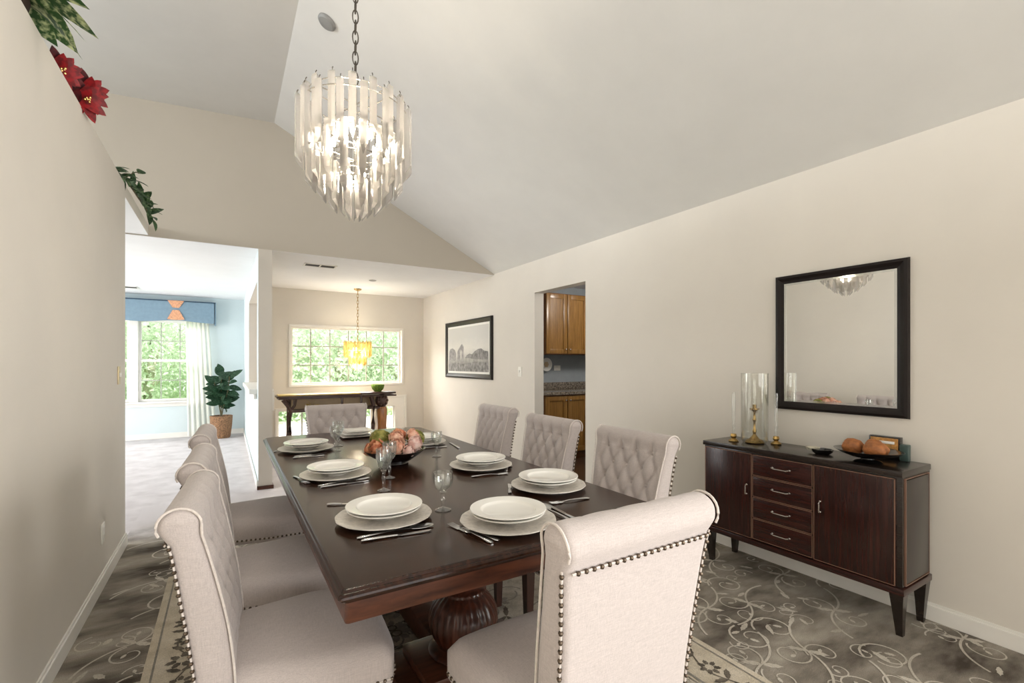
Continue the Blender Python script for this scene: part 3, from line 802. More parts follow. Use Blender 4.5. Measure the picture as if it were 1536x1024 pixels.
# ------------------------------------------------------------------ tufted dining chairs (facing local +x, seat front at x = .42)
CW0, CW1 = .415, .480
def back_profile():
    front = [(0.0, .40), (-.002, .47), (-.008, .54), (-.018, .62), (-.033, .70), (-.050, .78), (-.063, .835), (-.0715, .868)]
    roll = [(-.118 + .047 * math.cos(math.radians(a)), .896 + .047 * math.sin(math.radians(a))) for a in (-12, 15, 42, 70, 100, 130, 160, 190, 218)]
    rear = [(-.146, .852), (-.137, .80), (-.124, .70), (-.108, .58), (-.096, .48), (-.090, .40), (-.088, .33)]
    F = cat(front, 7); R_ = cat(roll, 4); B_ = cat(rear, 5)
    return F, R_, B_
def make_backrest():
    F, R_, B_ = back_profile()
    base = [Vector((0.0, .34)), Vector((0, .37))]
    loop = base + F + R_[0:] + B_
    nF = len(base) + len(F); nR = nF + len(R_)
    n = len(loop)
    nor = []
    for i in range(n):
        t = loop[(i + 1) % n] - loop[i - 1]
        t.normalize(); nor.append(Vector((t.y, -t.x)))        # outward for this winding
    arc = [0]
    for i in range(1, n): arc.append(arc[-1] + (loop[i] - loop[i - 1]).length)
    def width(z): return CW0 + (CW1 - CW0) * max(0, min(1, (z - .42) / .5)) ** 1.9
    NY = 61; us = []
    for k in range(NY):
        t = k / (NY - 1) * 2 - 1; us.append(math.copysign(1 - (1 - abs(t)) ** 1.25, t))
    py, pt = .094, .150
    top_row = arc[nF - 1] - .012           # arc length of the topmost button row
    vs = []; rr = .026
    for u in us:
        for i in range(n):
            p = loop[i]; w_ = width(p.y) / 2; y = u * w_
            e = w_ - abs(y); ins = 0
            if e < rr: ins = rr - math.sqrt(max(0, rr * rr - (rr - e) ** 2))
            d = -ins
            if len(base) <= i < nR - 6 and i >= len(base):     # tufted face and the pleats running over the roll
                yy = y / (w_ * 2) * .46
                edge = max(0, min(1, (e - .026) / .03))
                tt = top_row - arc[i]
                if tt >= 0:
                    a = yy / py + tt / pt; c = yy / py - tt / pt
                    hgt = (abs(math.sin(PI * (a + .5))) * abs(math.sin(PI * (c + .5)))) ** .5
                    low = max(0, min(1, (.385 - tt) / .05))
                else:
                    hgt = abs(math.sin(PI * (yy / py + .5))) ** .45; low = max(0, 1 + tt / .11)
                d += .019 * (hgt - .72) * edge * low
                # a little extra dip right at each button
                if tt >= -.02:
                    ra = round(yy / py + tt / pt - .5) + .5; rc = round(yy / py - tt / pt - .5) + .5
                    by, bt = (ra + rc) / 2 * py, (ra - rc) / 2 * pt
                    q = ((yy - by) ** 2 + (tt - bt) ** 2) ** .5
                    d -= .010 * math.exp(-(q / .014) ** 2) * edge * low
            vs.append((p.x + nor[i].x * d, y, p.y + nor[i].y * d))
    fs = []
    for k in range(NY - 1):
        for i in range(n):
            j = (i + 1) % n
            fs.append((k * n + i, k * n + j, (k + 1) * n + j, (k + 1) * n + i))
    def cap(o, flip):                  # zip the front line to the rear line from the bottom up
        i, j, out = 0, n - 1, []
        while j - i > 1:
            if loop[i + 1].y <= loop[j - 1].y or j - 1 <= nF + 12: t = (o + i, o + i + 1, o + j); i += 1
            else: t = (o + i, o + j - 1, o + j); j -= 1
            out.append(t[::-1] if flip else t)
        return out
    fs += cap(0, False) + cap((NY - 1) * n, True)
    mb = MB(); mb.add(vs, fs)
    # where the buttons sit
    spots = []
    rows = [0, 1, 2, 3]
    for r in rows:
        cols = [-1.5, -.5, .5, 1.5] if r % 2 == 0 else [-1, 0, 1]
        s_ = top_row - r * pt / 2
        i = min(range(len(base), nF), key=lambda q: abs(arc[q] - s_))
        for c in cols:
            w_ = width(loop[i].y); y = c * py * w_ / .46
            if abs(y) > w_ / 2 - .05: continue
            spots.append((loop[i].x - nor[i].x * .018, y, loop[i].y - nor[i].y * .018))
    # seam lines: sides of the outline, for welting
    side = [(p.x, p.y, width(p.y) / 2) for p in loop]
    return mb, spots, side, nF, nR, width
bk_mb, bk_spots, bk_side, nF, nR, bw_ = make_backrest()

def nail_strip(mb, pts, step=.021, r=.0058, up=(0, 0, 1), out=None):
    """a welt cord with domed nailheads set along it"""
    P = [Vector(p) for p in pts]
    mb.sweep(P, .0026, 6, mi=1)
    acc = 0; nxt = step * .5
    for i in range(len(P) - 1):
        L = (P[i + 1] - P[i]).length
        while nxt <= acc + L:
            c = P[i] + (P[i + 1] - P[i]) * ((nxt - acc) / L)
            o_ = out[i] if isinstance(out, list) else out
            mb.ball(c + Vector(o_) * .0012, r, 7, 4, mi=0); nxt += step
        acc += L

def make_chair(name, label, loc, rz, group):
    t = thing(name, label, 'chair', loc, rz, group)
    # seat: crowned cushion over an upholstered rail, slightly wider at the front
    bm = bmesh.new(); bmesh.ops.create_grid(bm, x_segments=26, y_segments=26, size=.5)
    top = MB(); N = 27; vs = []
    D0, D1 = -.06, .42
    def sw(x): return .390 + .095 * (min(x, .2) - D0) / (.2 - D0)
    for i in range(N):
        for j in range(N):
            a, c = i / (N - 1), j / (N - 1); x = D0 + (D1 - D0) * a; y = (c - .5) * sw(x)
            ex = min((D1 - x) / .05, 1); ey = min((sw(x) / 2 - abs(y)) / .05, 1)
            rx = 1 - (1 - ex) ** 2.6; ry = 1 - (1 - ey) ** 2.6
            cr = .42 + .034 * min(rx, 1) * min(ry, 1) + .030 * (1 - (2 * c - 1) ** 2) * (1 - max(0, (2 * a - 1)) ** 2.2) ** 1
            # soft rounded plan corners at the front
            x2, y2 = x, y; k = max(0, (a - .86) / .14); x2 -= .022 * k * abs(2 * c - 1) ** 6
            vs.append((x2, y2, cr))
    fs = [(i * N + j, (i + 1) * N + j, (i + 1) * N + j + 1, i * N + j + 1) for i in range(N - 1) for j in range(N - 1)]
    top.add(vs, fs)
    rim = [i * N for i in range(N)] + [(N - 1) * N + j for j in range(1, N)] + [i * N + N - 1 for i in range(N - 2, -1, -1)] + [j for j in range(N - 2, 0, -1)]
    n = len(rim); o_ = len(top.v)
    low = [(vs[k][0], vs[k][1], .345) for k in rim]; low2 = [(vs[k][0] * .985, vs[k][1] * .985, .335) for k in rim]
    top.v += low + low2
    for k in range(n):
        q = (k + 1) % n
        top.f += [(rim[k], rim[q], o_ + q, o_ + k), (o_ + k, o_ + q, o_ + n + q, o_ + n + k)]; top.mi += [0, 0]
    top.f.append(tuple(o_ + n + k for k in range(n))); top.mi.append(0)
    bm.free()
    obj('seat', top, M['linen'], t, angle=60)
    br = obj('backrest', bk_mb, M['linen'], t, angle=70)
    for s_ in bk_spots:
        bb = MB(); bb.ball(s_, .0085, 10, 6, sc=(.55, 1, 1)); obj('button', bb, M['linen'], br)
    # piping along both front edges of the backrest
    for sg in (-1, 1):
        pp = MB(); pp.sweep([(x + .0, sg * (w_ - .006), z) for x, z, w_ in bk_side[2:nR - 2:2]], .0032, 6)
        obj('piping', pp, M['piping'], br)
    # nailhead rows: seat rail on three sides, both rear edges, under the roll
    nb = MB()
    zr = .357
    pts = [(-.05, -sw(-.05) / 2 - .001, zr), (.08, -sw(.08) / 2 - .001, zr), (.2, -sw(.2) / 2 - .001, zr), (.395, -sw(.395) / 2 - .001, zr), (.414, -.20, zr), (.421, -.14, zr), (.421, .14, zr), (.414, .20, zr), (.395, sw(.395) / 2 + .001, zr), (.2, sw(.2) / 2 + .001, zr), (.08, sw(.08) / 2 + .001, zr), (-.05, sw(-.05) / 2 + .001, zr)]
    outs = [(0, -1, 0), (0, -1, 0), (0, -1, 0), (.7, -.7, 0), (1, 0, 0), (1, 0, 0), (1, 0, 0), (.7, .7, 0), (0, 1, 0), (0, 1, 0), (0, 1, 0), (0, 1, 0)]
    nail_strip(nb, pts, out=outs)
    obj('seat_nailhead_trim', nb, [M['nail'], M['piping']], t)
    nb = MB()
    B_ = bk_side[nR:]
    for sg in (-1, 1):
        nail_strip(nb, [(x - .001 + .007, sg * (w_ - .012 + .010), z) for x, z, w_ in B_], out=(-.6, sg * .8, 0))
    x, z, w_ = B_[0]
    nail_strip(nb, [(x - .004, y, z - .006) for y in [(-w_ + .02) + (2 * w_ - .04) * k / 12 for k in range(13)]], out=(-1, 0, 0))
    obj('back_nailhead_trim', nb, [M['nail'], M['piping']], br)
    # legs: front pair straight and tapered, rear pair raked
    for sg in (-1, 1):
        lb = MB(); a = .023; zt = .345
        x, y = .375, sg * .195
        def post(x0, y0, z0, h0, x1, y1, z1, h1):
            vs = [(x0 + i * h0, y0 + j * h0, z0) for i, j in ((-1, -1), (1, -1), (1, 1), (-1, 1))] + [(x1 + i * h1, y1 + j * h1, z1) for i, j in ((-1, -1), (1, -1), (1, 1), (-1, 1))]
            lb.add(vs, [(3, 2, 1, 0), (4, 5, 6, 7), (0, 1, 5, 4), (1, 2, 6, 5), (2, 3, 7, 6), (3, 0, 4, 7)])
        post(x, y, 0, .014, x, y, zt, .024); obj('leg', lb, M['legwood'], t, smooth=False)
        lb = MB(); post(-.11, sg * .185, 0, .014, -.04, sg * .185, zt, .022); obj('leg', lb, M['legwood'], t, smooth=False)
    return t
LXC, RXC = .023, 1.585
gL, gR = 'tufted chairs along the left side of the table', 'tufted chairs along the right side of the table'
c0 = make_chair('dining_chair', 'beige tufted linen dining chair nearest the camera on the left of the table', (LXC + .012, 1.625, ZR), -.07, gL)
for (x, y, rz, lb, g) in (
    (LXC, 2.245, -.045, 'beige tufted linen chair in the middle of the three left of the table', gL),
    (LXC - .01, 3.03, -.035, 'beige tufted linen chair farthest back on the left of the table, towards the column', gL),
    (RXC, 1.645, PI, 'beige tufted linen chair on the right of the table closest to the dark sideboard', gR),
    (RXC + .005, 2.33, PI, 'beige tufted linen chair in front of the kitchen doorway', gR),
    (RXC + .075, 3.13, PI, 'beige tufted linen chair below the framed landscape, left of the kitchen doorway', gR),
    (.80, .885, PI / 2, 'beige linen chair at the near table end showing its plain nail-trimmed back', 'tufted chairs at the ends of the table'),
    (.775, 3.93, -PI / 2, 'beige tufted linen chair at the far table end before the console', 'tufted chairs at the ends of the table')):
    z = ZR if RY0 < y - .1 and y + .1 < RY1 else .0
    c_ = dup(c0, (x, y, z if y < 3.9 else .0), rz, lb, g)
    if x < .2: c_.scale = (1, 1, .968)
c0.scale = (1, 1, .968)

# ------------------------------------------------------------------ sideboard
SX0, SX1, SY0, SY1, SZ = 2.655, 2.988, .905, 1.965, .78
sb = thing('sideboard', 'dark mahogany sideboard with two doors and four central drawers under the mirror', 'sideboard', ((SX0 + SX1) / 2, (SY0 + SY1) / 2, 0))
ox, oy = (SX0 + SX1) / 2, (SY0 + SY1) / 2
def L(mb, *a, b=.004): mb.bbox(a[0] - ox, a[1] - ox, a[2] - oy, a[3] - oy, a[4], a[5], b)
b = MB(); L(b, SX0 + .012, SX1, SY0 + .006, SY1 - .006, .225, SZ - .028, b=.003); obj('carcass', b, M['ebony'], sb)
b = MB(); L(b, SX0 - .004, SX1 + .002, SY0 + .002, SY1 - .002, SZ - .028, SZ, b=.003); obj('top', b, M['ebony'], sb)
b = MB(); L(b, SX0 - .004, SX1, SY0 - .004, SY1 + .004, .205, .238, b=.006); obj('bottom_rail', b, M['mahog_h'], sb)
b = MB(); L(b, SX0 + .035, SX1 - .03, SY0 - .0005, SY0 + .01, .255, SZ - .045, b=.002); sp = obj('side_panel', b, M['ebony'], sb)
b = MB()
for a in ((SX0 + .03, SX0 + .034, .25, SZ - .04), (SX1 - .03, SX1 - .026, .25, SZ - .04), (SX0 + .03, SX1 - .026, .246, .25), (SX0 + .03, SX1 - .026, SZ - .04, SZ - .036)):
    b.box(a[0] - ox, a[1] - ox, SY0 - .001 - oy, SY0 + .008 - oy, a[2], a[3])
obj('inlay', b, M['inlay'], sp)
# front: left door, drawer stack, right door (from the far end to the near end)
yl, yr = 1.628, 1.292
zf0, zf1 = .245, SZ - .036
def inlay_frame(par, y0, y1, z0, z1, x):
    b = MB(); t = .0035
    for a in ((y0, y0 + t, z0, z1), (y1 - t, y1, z0, z1), (y0, y1, z0, z0 + t), (y0, y1, z1 - t, z1)): b.box(x - .0022 - ox, x + .003 - ox, a[0] - oy, a[1] - oy, a[2], a[3])
    obj('inlay', b, M['inlay'], par)
def bail(par, y, z, wid, horiz):
    b = MB(); h = wid / 2; xf = SX0 - .004
    pts = [(xf, y - h, z), (xf - .012, y - h, z), (xf - .014, y - h * .7, z - .004), (xf - .014, y + h * .7, z - .004), (xf - .012, y + h, z), (xf, y + h, z)] if horiz else \
          [(xf, y, z - h), (xf - .012, y, z - h), (xf - .014, y, z - h * .6), (xf - .014, y, z + h * .6), (xf - .012, y, z + h), (xf, y, z + h)]
    b.sweep([(p[0] - ox, p[1] - oy, p[2]) for p in pts], .0032, 8, up=(.3, .2, 1))
    for e in (-1, 1):
        c = (xf - ox, y + (e * h if horiz else 0) - oy, z + (0 if horiz else e * h)); b.ball(c, .006, 8, 6)
    obj('handle', b, M['nickel'], par)
for (y0, y1, hy) in ((yl + .003, SY1 - .02, yl + .035), (SY0 + .03, yr - .003, yr - .035)):
    b = MB(); L(b, SX0 - .003, SX0 + .02, y0, y1, zf0, zf1, b=.003); d = obj('door', b, M['mahog'], sb)
    inlay_frame(d, y0, y1, zf0, zf1, SX0 - .003); bail(d, hy, .53, .055, False)
dz = (zf1 - zf0) / 4
for k in range(4):
    z0, z1 = zf0 + dz * k + .002, zf0 + dz * (k + 1) - .002
    b = MB(); L(b, SX0 - .003, SX0 + .02, yr + .002, yl - .002, z0, z1, b=.003); d = obj('drawer', b, M['mahog_h'], sb)
    inlay_frame(d, yr + .002, yl - .002, z0, z1, SX0 - .003); bail(d, (yr + yl) / 2, (z0 + z1) / 2 + .005, .095, True)
for (x, y, dx) in ((SX0 + .035, SY0 + .03, .02), (SX0 + .035, SY1 - .03, .02), (SX1 - .03, SY0 + .03, -.006), (SX1 - .03, SY1 - .03, -.006)):
    b = MB(); x -= ox; y -= oy
    def sec(cx, cy, h, z): return [(cx - h, cy - h, z), (cx + h, cy - h, z), (cx + h, cy + h, z), (cx - h, cy + h, z)]
    vs = sec(x + dx, y, .013, 0) + sec(x + dx * .4, y, .019, .1) + sec(x, y, .028, .207)
    b.add(vs, [(3, 2, 1, 0), (8, 9, 10, 11)] + [(4 * j + k, 4 * j + (k + 1) % 4, 4 * j + 4 + (k + 1) % 4, 4 * j + 4 + k) for j in (0, 1) for k in range(4)])
    obj('leg', b, M['ebony'], sb, smooth=False)

# ------------------------------------------------------------------ mirror, landscape print, wall plates
def picture_frame(name, label, cat_, y0, y1, z0, z1, fw, dep, mat_frame, x=XR):
    t = thing(name, label, cat_, (x, (y0 + y1) / 2, z0)); cy = (y0 + y1) / 2
    prof = [(0, 0), (-dep, .004), (-dep - .003, fw * .35), (-dep * .75, fw * .7), (-dep * .55, fw), (0, fw)]   # (x offset, inward)
    b = MB(); n = len(prof); vs = []
    for (sy, sz) in ((-1, -1), (1, -1), (1, 1), (-1, 1)):
        for px, q in prof:
            vs.append((px, sy * ((y1 - y0) / 2 - q), (z1 - z0) / 2 + sz * ((z1 - z0) / 2 - q)))
    fs = [(c * n + k, c * n + (k + 1) % n, ((c + 1) % 4) * n + (k + 1) % n, ((c + 1) % 4) * n + k) for c in range(4) for k in range(n)]
    b.add(vs, fs); obj('frame', b, mat_frame, t, smooth=False)
    return t, (y1 - y0) / 2 - fw, fw, (z1 - z0) - fw
mr, hw_, za, zb = picture_frame('wall_mirror', 'large square mirror in a black-brown frame above the sideboard', 'mirror', .995, 1.680, .991, 1.828, .052, .022, M['black_frame'])
b = MB(); b.bbox(-.011, -.004, -hw_ - .004, hw_ + .004, za - .004, zb + .004, .002); obj('mirror_glass', b, M['mirror'], mr, smooth=False)
b = MB()
for a in ((-hw_, -hw_ + .012, za, zb), (hw_ - .012, hw_, za, zb), (-hw_ + .012, hw_ - .012, za, za + .012), (-hw_ + .012, hw_ - .012, zb - .012, zb)): b.box(-.0122, -.0108, a[0], a[1], a[2], a[3])
obj('bevelled_edge', b, plain('mirror_bevel', rgb(225, 228, 226), .08, metal=.9, var=.01), mr, smooth=False)

pt, hw_, za, zb = picture_frame('framed_print', 'grey landscape print with ruins in a dark frame on the nook wall', 'picture', 5.41, 6.93, 1.058, 1.912, .072, .03, M['black_frame'])
b = MB(); b.bbox(-.012, -.003, -hw_ - .004, hw_ + .004, za - .004, zb + .004, .001); obj('mat_board', b, M['paper'], pt, smooth=False)
def print_mat():
    m, nt, p, out = base_mat('grey_etching_print')
    tc = nt.nodes.new('ShaderNodeTexCoord'); sx = nt.nodes.new('ShaderNodeSeparateXYZ'); nt.links.new(tc.outputs['Generated'], sx.inputs[0])
    no = nnode(nt, 'ShaderNodeTexNoise', Scale=9.0, Detail=8.0, Roughness=.75); nt.links.new(tc.outputs['Object'], no.inputs['Vector'])
    ma = nnode(nt, 'ShaderNodeMath', operation='MULTIPLY_ADD'); ma.inputs[1].default_value = .5; nt.links.new(no.outputs['Fac'], ma.inputs[0]); nt.links.new(sx.outputs[2], ma.inputs[2])
    cr = nt.nodes.new('ShaderNodeValToRGB'); e = cr.color_ramp.elements
    e[0].position = .2; e[0].color = rgb(112, 110, 108); e[1].position = 1.0; e[1].color = rgb(206, 204, 199)
    k = e.new(.45); k.color = rgb(150, 147, 143); k = e.new(.62); k.color = rgb(196, 193, 188); k = e.new(.78); k.color = rgb(216, 213, 206)
    nt.links.new(ma.outputs[0], cr.inputs[0]); nt.links.new(cr.outputs[0], p.inputs['Base Color']); p.inputs['Roughness'].default_value = .6
    return m
MP = print_mat()
pm = MB(); q0, q1, r0, r1 = -hw_ + .03, hw_ - .03, za + .03, zb - .03
pm.box(-.0135, -.0115, q0, q1, r0, r1, 0)
MGR = plain('etched_ruin_grey', rgb(150, 147, 146), .7, var=.2, scale=22); MGD = plain('etched_tree_grey', rgb(134, 132, 130), .7, var=.3, scale=18)
W_, H_ = q1 - q0, r1 - r0
def PY(u): return q1 - u * W_          # picture's own left edge is at larger y
def sil(pts, mi): pm.poly([(-.0140 - .0002 * mi, PY(u), r0 + v * H_) for u, v in pts], mi)
sil([(.02, .24), (.02, .47), (.05, .52), (.11, .54), (.17, .50), (.20, .44), (.21, .24)], 1)
sil([(.25, .22), (.25, .46), (.31, .56), (.37, .63), (.41, .56), (.41, .22), (.36, .22), (.36, .44), (.34, .50), (.32, .44), (.32, .22)], 1)
sil([(.44, .3), (.5, .37), (.56, .4), (.62, .38), (.68, .44), (.76, .49), (.84, .5), (.9, .45), (.99, .43), (.99, .26), (.7, .27), (.55, .3)], 2)
sil([(.0, .0), (.0, .16), (.2, .2), (.4, .17), (.7, .22), (1, .2), (1, .0)], 2)
obj('print', pm, [MP, MGR, MGD], pt, smooth=False)

def plate(name, label, cat_, loc, axis, sgn, w_, h_, mat, kind):
    """wall plate; axis 0: on an x wall facing sgn"""
    t = thing(name, label, cat_, loc)
    b = MB(); 
    if axis == 0: b.bbox(min(0, sgn * .006), max(0, sgn * .006), -w_ / 2, w_ / 2, -h_ / 2, h_ / 2, .002)
    else: b.bbox(-w_ / 2, w_ / 2, min(0, sgn * .006), max(0, sgn * .006), -h_ / 2, h_ / 2, .002)
    obj('cover_plate', b, mat, t)
    def bit(w2, h2, dz, d0, d1, nm, m2, du=0):
        b = MB(); x0, x1 = sorted((sgn * d0, sgn * d1))
        if axis == 0: b.bbox(x0, x1, du - w2 / 2, du + w2 / 2, dz - h2 / 2, dz + h2 / 2, .001)
        else: b.bbox(du - w2 / 2, du + w2 / 2, x0, x1, dz - h2 / 2, dz + h2 / 2, .001)
        obj(nm, b, m2, t)
    if kind == 'switch': bit(.011, .026, .004, .005, .016, 'toggle', M['white_plastic'])
    else:
        for dz in (-.021, .021): bit(.034, .028, dz, .005, .0078, 'socket', M['trim'])
    return t
plate('light_switch', 'small brass-coloured switch plate on the left wall near its end', 'light switch', (XL, 4.0, 1.20), 0, 1, .075, .118, M['brass_plate'], 'switch')
plate('wall_outlet', 'white outlet low on the left wall above the baseboard', 'outlet', (XL, 3.52, .305), 0, 1, .072, .115, M['white_plastic'], 'outlet')
plate('light_switch', 'white switch plate between the framed landscape and the kitchen doorway', 'light switch', (XR, 4.75, 1.18), 0, -1, .072, .118, M['white_plastic'], 'switch')
plate('wall_outlet', 'white outlet low on the right wall between chair back and sideboard', 'outlet', (XR, 2.55, .335), 0, -1, .072, .115, M['white_plastic'], 'outlet')
plate('wall_outlet', 'white outlet on the blue side of the dividing wall', 'outlet', (CX0, 7.6, .33), 0, -1, .072, .115, M['white_plastic'], 'outlet')
# ------------------------------------------------------------------ place settings
ZT = TZ
def at(x, y, z=ZT): return (x, y, z)
chg = MB(); chg.lathe([(.0, .004), (.10, .004), (.105, .006), (.152, .0135), (.156, .016), (.155, .018), (.150, .0175), (.105, .0105), (.100, .009), (0, .009)], 56, mod=lambda a, z: 1 + .006 * math.sin(14 * a))
chg.lathe([(.0, 0), (.098, 0), (.098, .0045), (.0, .0045)], 40)
bwl = MB(); bwl.lathe([(0, .0), (.045, .0), (.047, .004), (.066, .008), (.088, .020), (.100, .024), (.118, .028), (.1195, .030), (.117, .0315), (.097, .0285), (.084, .024), (.062, .0125), (.04, .008), (0, .008)], 56)
plt_ = MB(); plt_.lathe([(0, .0), (.075, .0), (.078, .003), (.092, .010), (.122, .017), (.1245, .019), (.123, .021), (.094, .0178), (.090, .0165), (.0875, .0125), (.080, .0078), (0, .0065)], 56)
P0 = {}
def setting(x, y, tag_, grp_suffix='', zero=[None]):
    d = {}
    if zero[0] is None:
        a = tag(obj('charger_plate', chg, M['charger']), '', 'plate'); b_ = tag(obj('dinner_plate', plt_, M['china']), '', 'plate'); c = tag(obj('soup_bowl', bwl, M['china']), '', 'bowl')
        zero[0] = (a, b_, c)
    else:
        a, b_, c = [copy_tree(q) for q in zero[0]]
    a.location = (x, y, ZT + .0005); c.location = (x, y, ZT + .0105); b_.location = (x, y, ZT + .0322)
    # the shallow bowl lies under the rimmed plate
    a['label'] = 'silver beige charger plate ' + tag_; c['label'] = 'white bowl under the top plate ' + tag_; b_['label'] = 'white rimmed plate on top ' + tag_
    a['group'] = 'charger plates'; c['group'] = 'white bowls on the chargers'; b_['group'] = 'white plates on the bowls'
PL = [(.451, 1.560, 'at the nearest setting on the table\'s left side'), (.432, 2.271, 'at the middle setting on the table\'s left side'),
      (.409, 3.040, 'at the farthest setting on the table\'s left side'), (.783, 1.310, 'at the setting of the nearest end chair'),
      (1.152, 1.600, 'at the nearest setting on the table\'s right side'), (1.090, 2.090, 'at the middle setting on the table\'s right side'),
      (1.08, 2.90, 'at the farthest setting on the table\'s right side')]
for x, y, s_ in PL: setting(x, y, s_)
# far end: stacked square plates
for k, (h, r, lb) in enumerate(((.010, .125, 'square white plate lowest of the stack at the far table end'), (.012, .108, 'square white plate in the middle of the stack at the far table end'), (.012, .092, 'square white plate topmost of the stack at the far table end'))):
    b = MB(); z0 = 0
    stack(b, [([(sx * q, sy * q) for sx, sy in ((-1, -1), (0, -1.02), (1, -1), (1.02, 0), (1, 1), (0, 1.02), (-1, 1), (-1.02, 0))], z) for q, z in ((r * .6, 0), (r * .65, .003), (r * .98, h), (r, h + .003), (r * .97, h + .004), (r * .62, .006))])
    o = tag(obj('square_plate', b, M['charger'] if k == 0 else M['china'], angle=50), lb, 'plate', 'square plates at the far end')
    o.location = (.80, 3.44, ZT + .0005 + (0, .0145, .031)[k])

# cutlery: built lying along +x from the handle end, then turned to its two ends on the table
def cutlery(kind, p0, p1, label, group):
    p0 = Vector(p0); p1 = Vector(p1); d = p1 - p0; Lh = d.length
    t = thing(kind, label, {'table_knife': 'knife', 'table_fork': 'fork', 'table_spoon': 'spoon'}[kind], (p0.x, p0.y, ZT), math.atan2(d.y, d.x), group)
    k = Lh / .2
    h = MB()
    if kind == 'table_knife':
        h.sweep([(0, 0, .004), (.01 * k, 0, .0045), (.05 * k, 0, .005), (.09 * k, 0, .0045), (.10 * k, 0, .004)], [.004, .0075, .007, .0055, .005], 10, flat=.5)
        obj('handle', h, M['silver'], t)
        b = MB(); b.prism([(.098 * k, -.005), (.11 * k, -.0085), (.17 * k, -.0095), (.19 * k, -.007), (.2 * k, .002), (.195 * k, .005), (.098 * k, .005)], 2, .003, .0045); obj('blade', b, M['silver'], t, smooth=False)
    elif kind == 'table_spoon':
        h.sweep([(0, 0, .003), (.01 * k, 0, .0035), (.05 * k, 0, .006), (.10 * k, 0, .007), (.145 * k, 0, .004)], [.005, .0085, .0055, .0035, .0035], 10, flat=.4)
        obj('handle', h, M['silver'], t)
        b = MB(); n = 20; vs = []
        for r, z in ((1, .0055), (.8, .0035), (.45, .0015), (0.05, .001)):
            for q in range(n): a = 2 * PI * q / n; vs.append((.168 * k + .034 * k * r * math.cos(a), .0205 * r * math.sin(a), z))
        for r, z in ((.97, .0066), (.05, .0022)):
            for q in range(n): a = 2 * PI * q / n; vs.append((.168 * k + .034 * k * r * math.cos(a), .0205 * r * math.sin(a), z))
        fs = [(j * n + q, j * n + (q + 1) % n, (j + 1) * n + (q + 1) % n, (j + 1) * n + q) for j in (0, 1, 2) for q in range(n)]
        fs += [(q, 4 * n + q, 4 * n + (q + 1) % n, (q + 1) % n) for q in range(n)] + [(4 * n + q, 5 * n + q, 5 * n + (q + 1) % n, 4 * n + (q + 1) % n) for q in range(n)]
        b.add(vs, fs); obj('spoon_bowl', b, M['silver'], t)
    else:
        h.sweep([(0, 0, .003), (.01 * k, 0, .0035), (.05 * k, 0, .006), (.10 * k, 0, .007), (.138 * k, 0, .004)], [.005, .0085, .0055, .0035, .004], 10, flat=.4)
        obj('handle', h, M['silver'], t)
        b = MB()
        b.sweep([(.134 * k, 0, .004), (.145 * k, 0, .003), (.158 * k, 0, .0035)], [.004, .0115, .0125], 12, flat=.18)
        for q in (-1.5, -.5, .5, 1.5): b.sweep([(.15 * k, q * .006, .0034), (.175 * k, q * .0062, .003), (.2 * k, q * .0062, .0055)], [.0022, .0019, .0010], 6)
        obj('tines', b, M['silver'], t)
    return t
G = 'polished cutlery at the place settings'
C = cutlery
C('table_knife', (.335, 1.395), (.545, 1.372), 'polished knife lying before the nearest left plate, closest to the table edge', G)
C('table_spoon', (.33, 1.425), (.565, 1.415), 'polished spoon between knife and nearest left charger', G)
C('table_knife', (.315, 1.82), (.41, 1.775), 'short knife handle showing behind the nearest left charger', G)
C('table_knife', (.335, 2.085), (.545, 2.10), 'polished knife before the middle left plate, closest to the camera', G)
C('table_fork', (.33, 2.115), (.55, 2.145), 'polished fork before the middle left plate, against its charger', G)
C('table_fork', (.265, 2.36), (.30, 2.18), 'fork left of the middle left charger', G)
C('table_knife', (.32, 2.845), (.50, 2.865), 'knife before the farthest left plate', G)
C('table_fork', (.31, 2.81), (.47, 2.80), 'fork before the farthest left plate, closest to the camera', G)
C('table_spoon', (.24, 3.06), (.30, 3.16), 'spoon left of the farthest left charger', G)
C('table_fork', (.655, 1.185), (.615, 1.395), 'fork left of the nearest end setting, its tines towards the glass', G)
C('table_fork', (.68, 1.19), (.625, 1.335), 'shorter fork crossing behind the first at the nearest end setting', G)
C('table_knife', (.985, 1.13), (1.00, 1.42), 'long knife right of the nearest end setting', G)
C('table_spoon', (.965, 1.19), (.975, 1.415), 'spoon beside the long knife at the nearest end setting', G)
C('table_fork', (1.19, 1.385), (1.02, 1.405), 'fork before the nearest right plate', G)
C('table_knife', (.965, 1.60), (1.035, 1.725), 'knife left of the nearest right charger', G)
C('table_fork', (.955, 1.925), (1.13, 1.895), 'fork before the middle right plate', G)
C('table_spoon', (1.14, 1.93), (1.23, 2.05), 'spoon right of the middle right charger', G)
C('table_knife', (1.21, 2.60), (1.245, 2.83), 'knife right of the farthest right charger', G)
C('table_fork', (1.00, 2.715), (1.17, 2.70), 'fork before the farthest right plate', G)

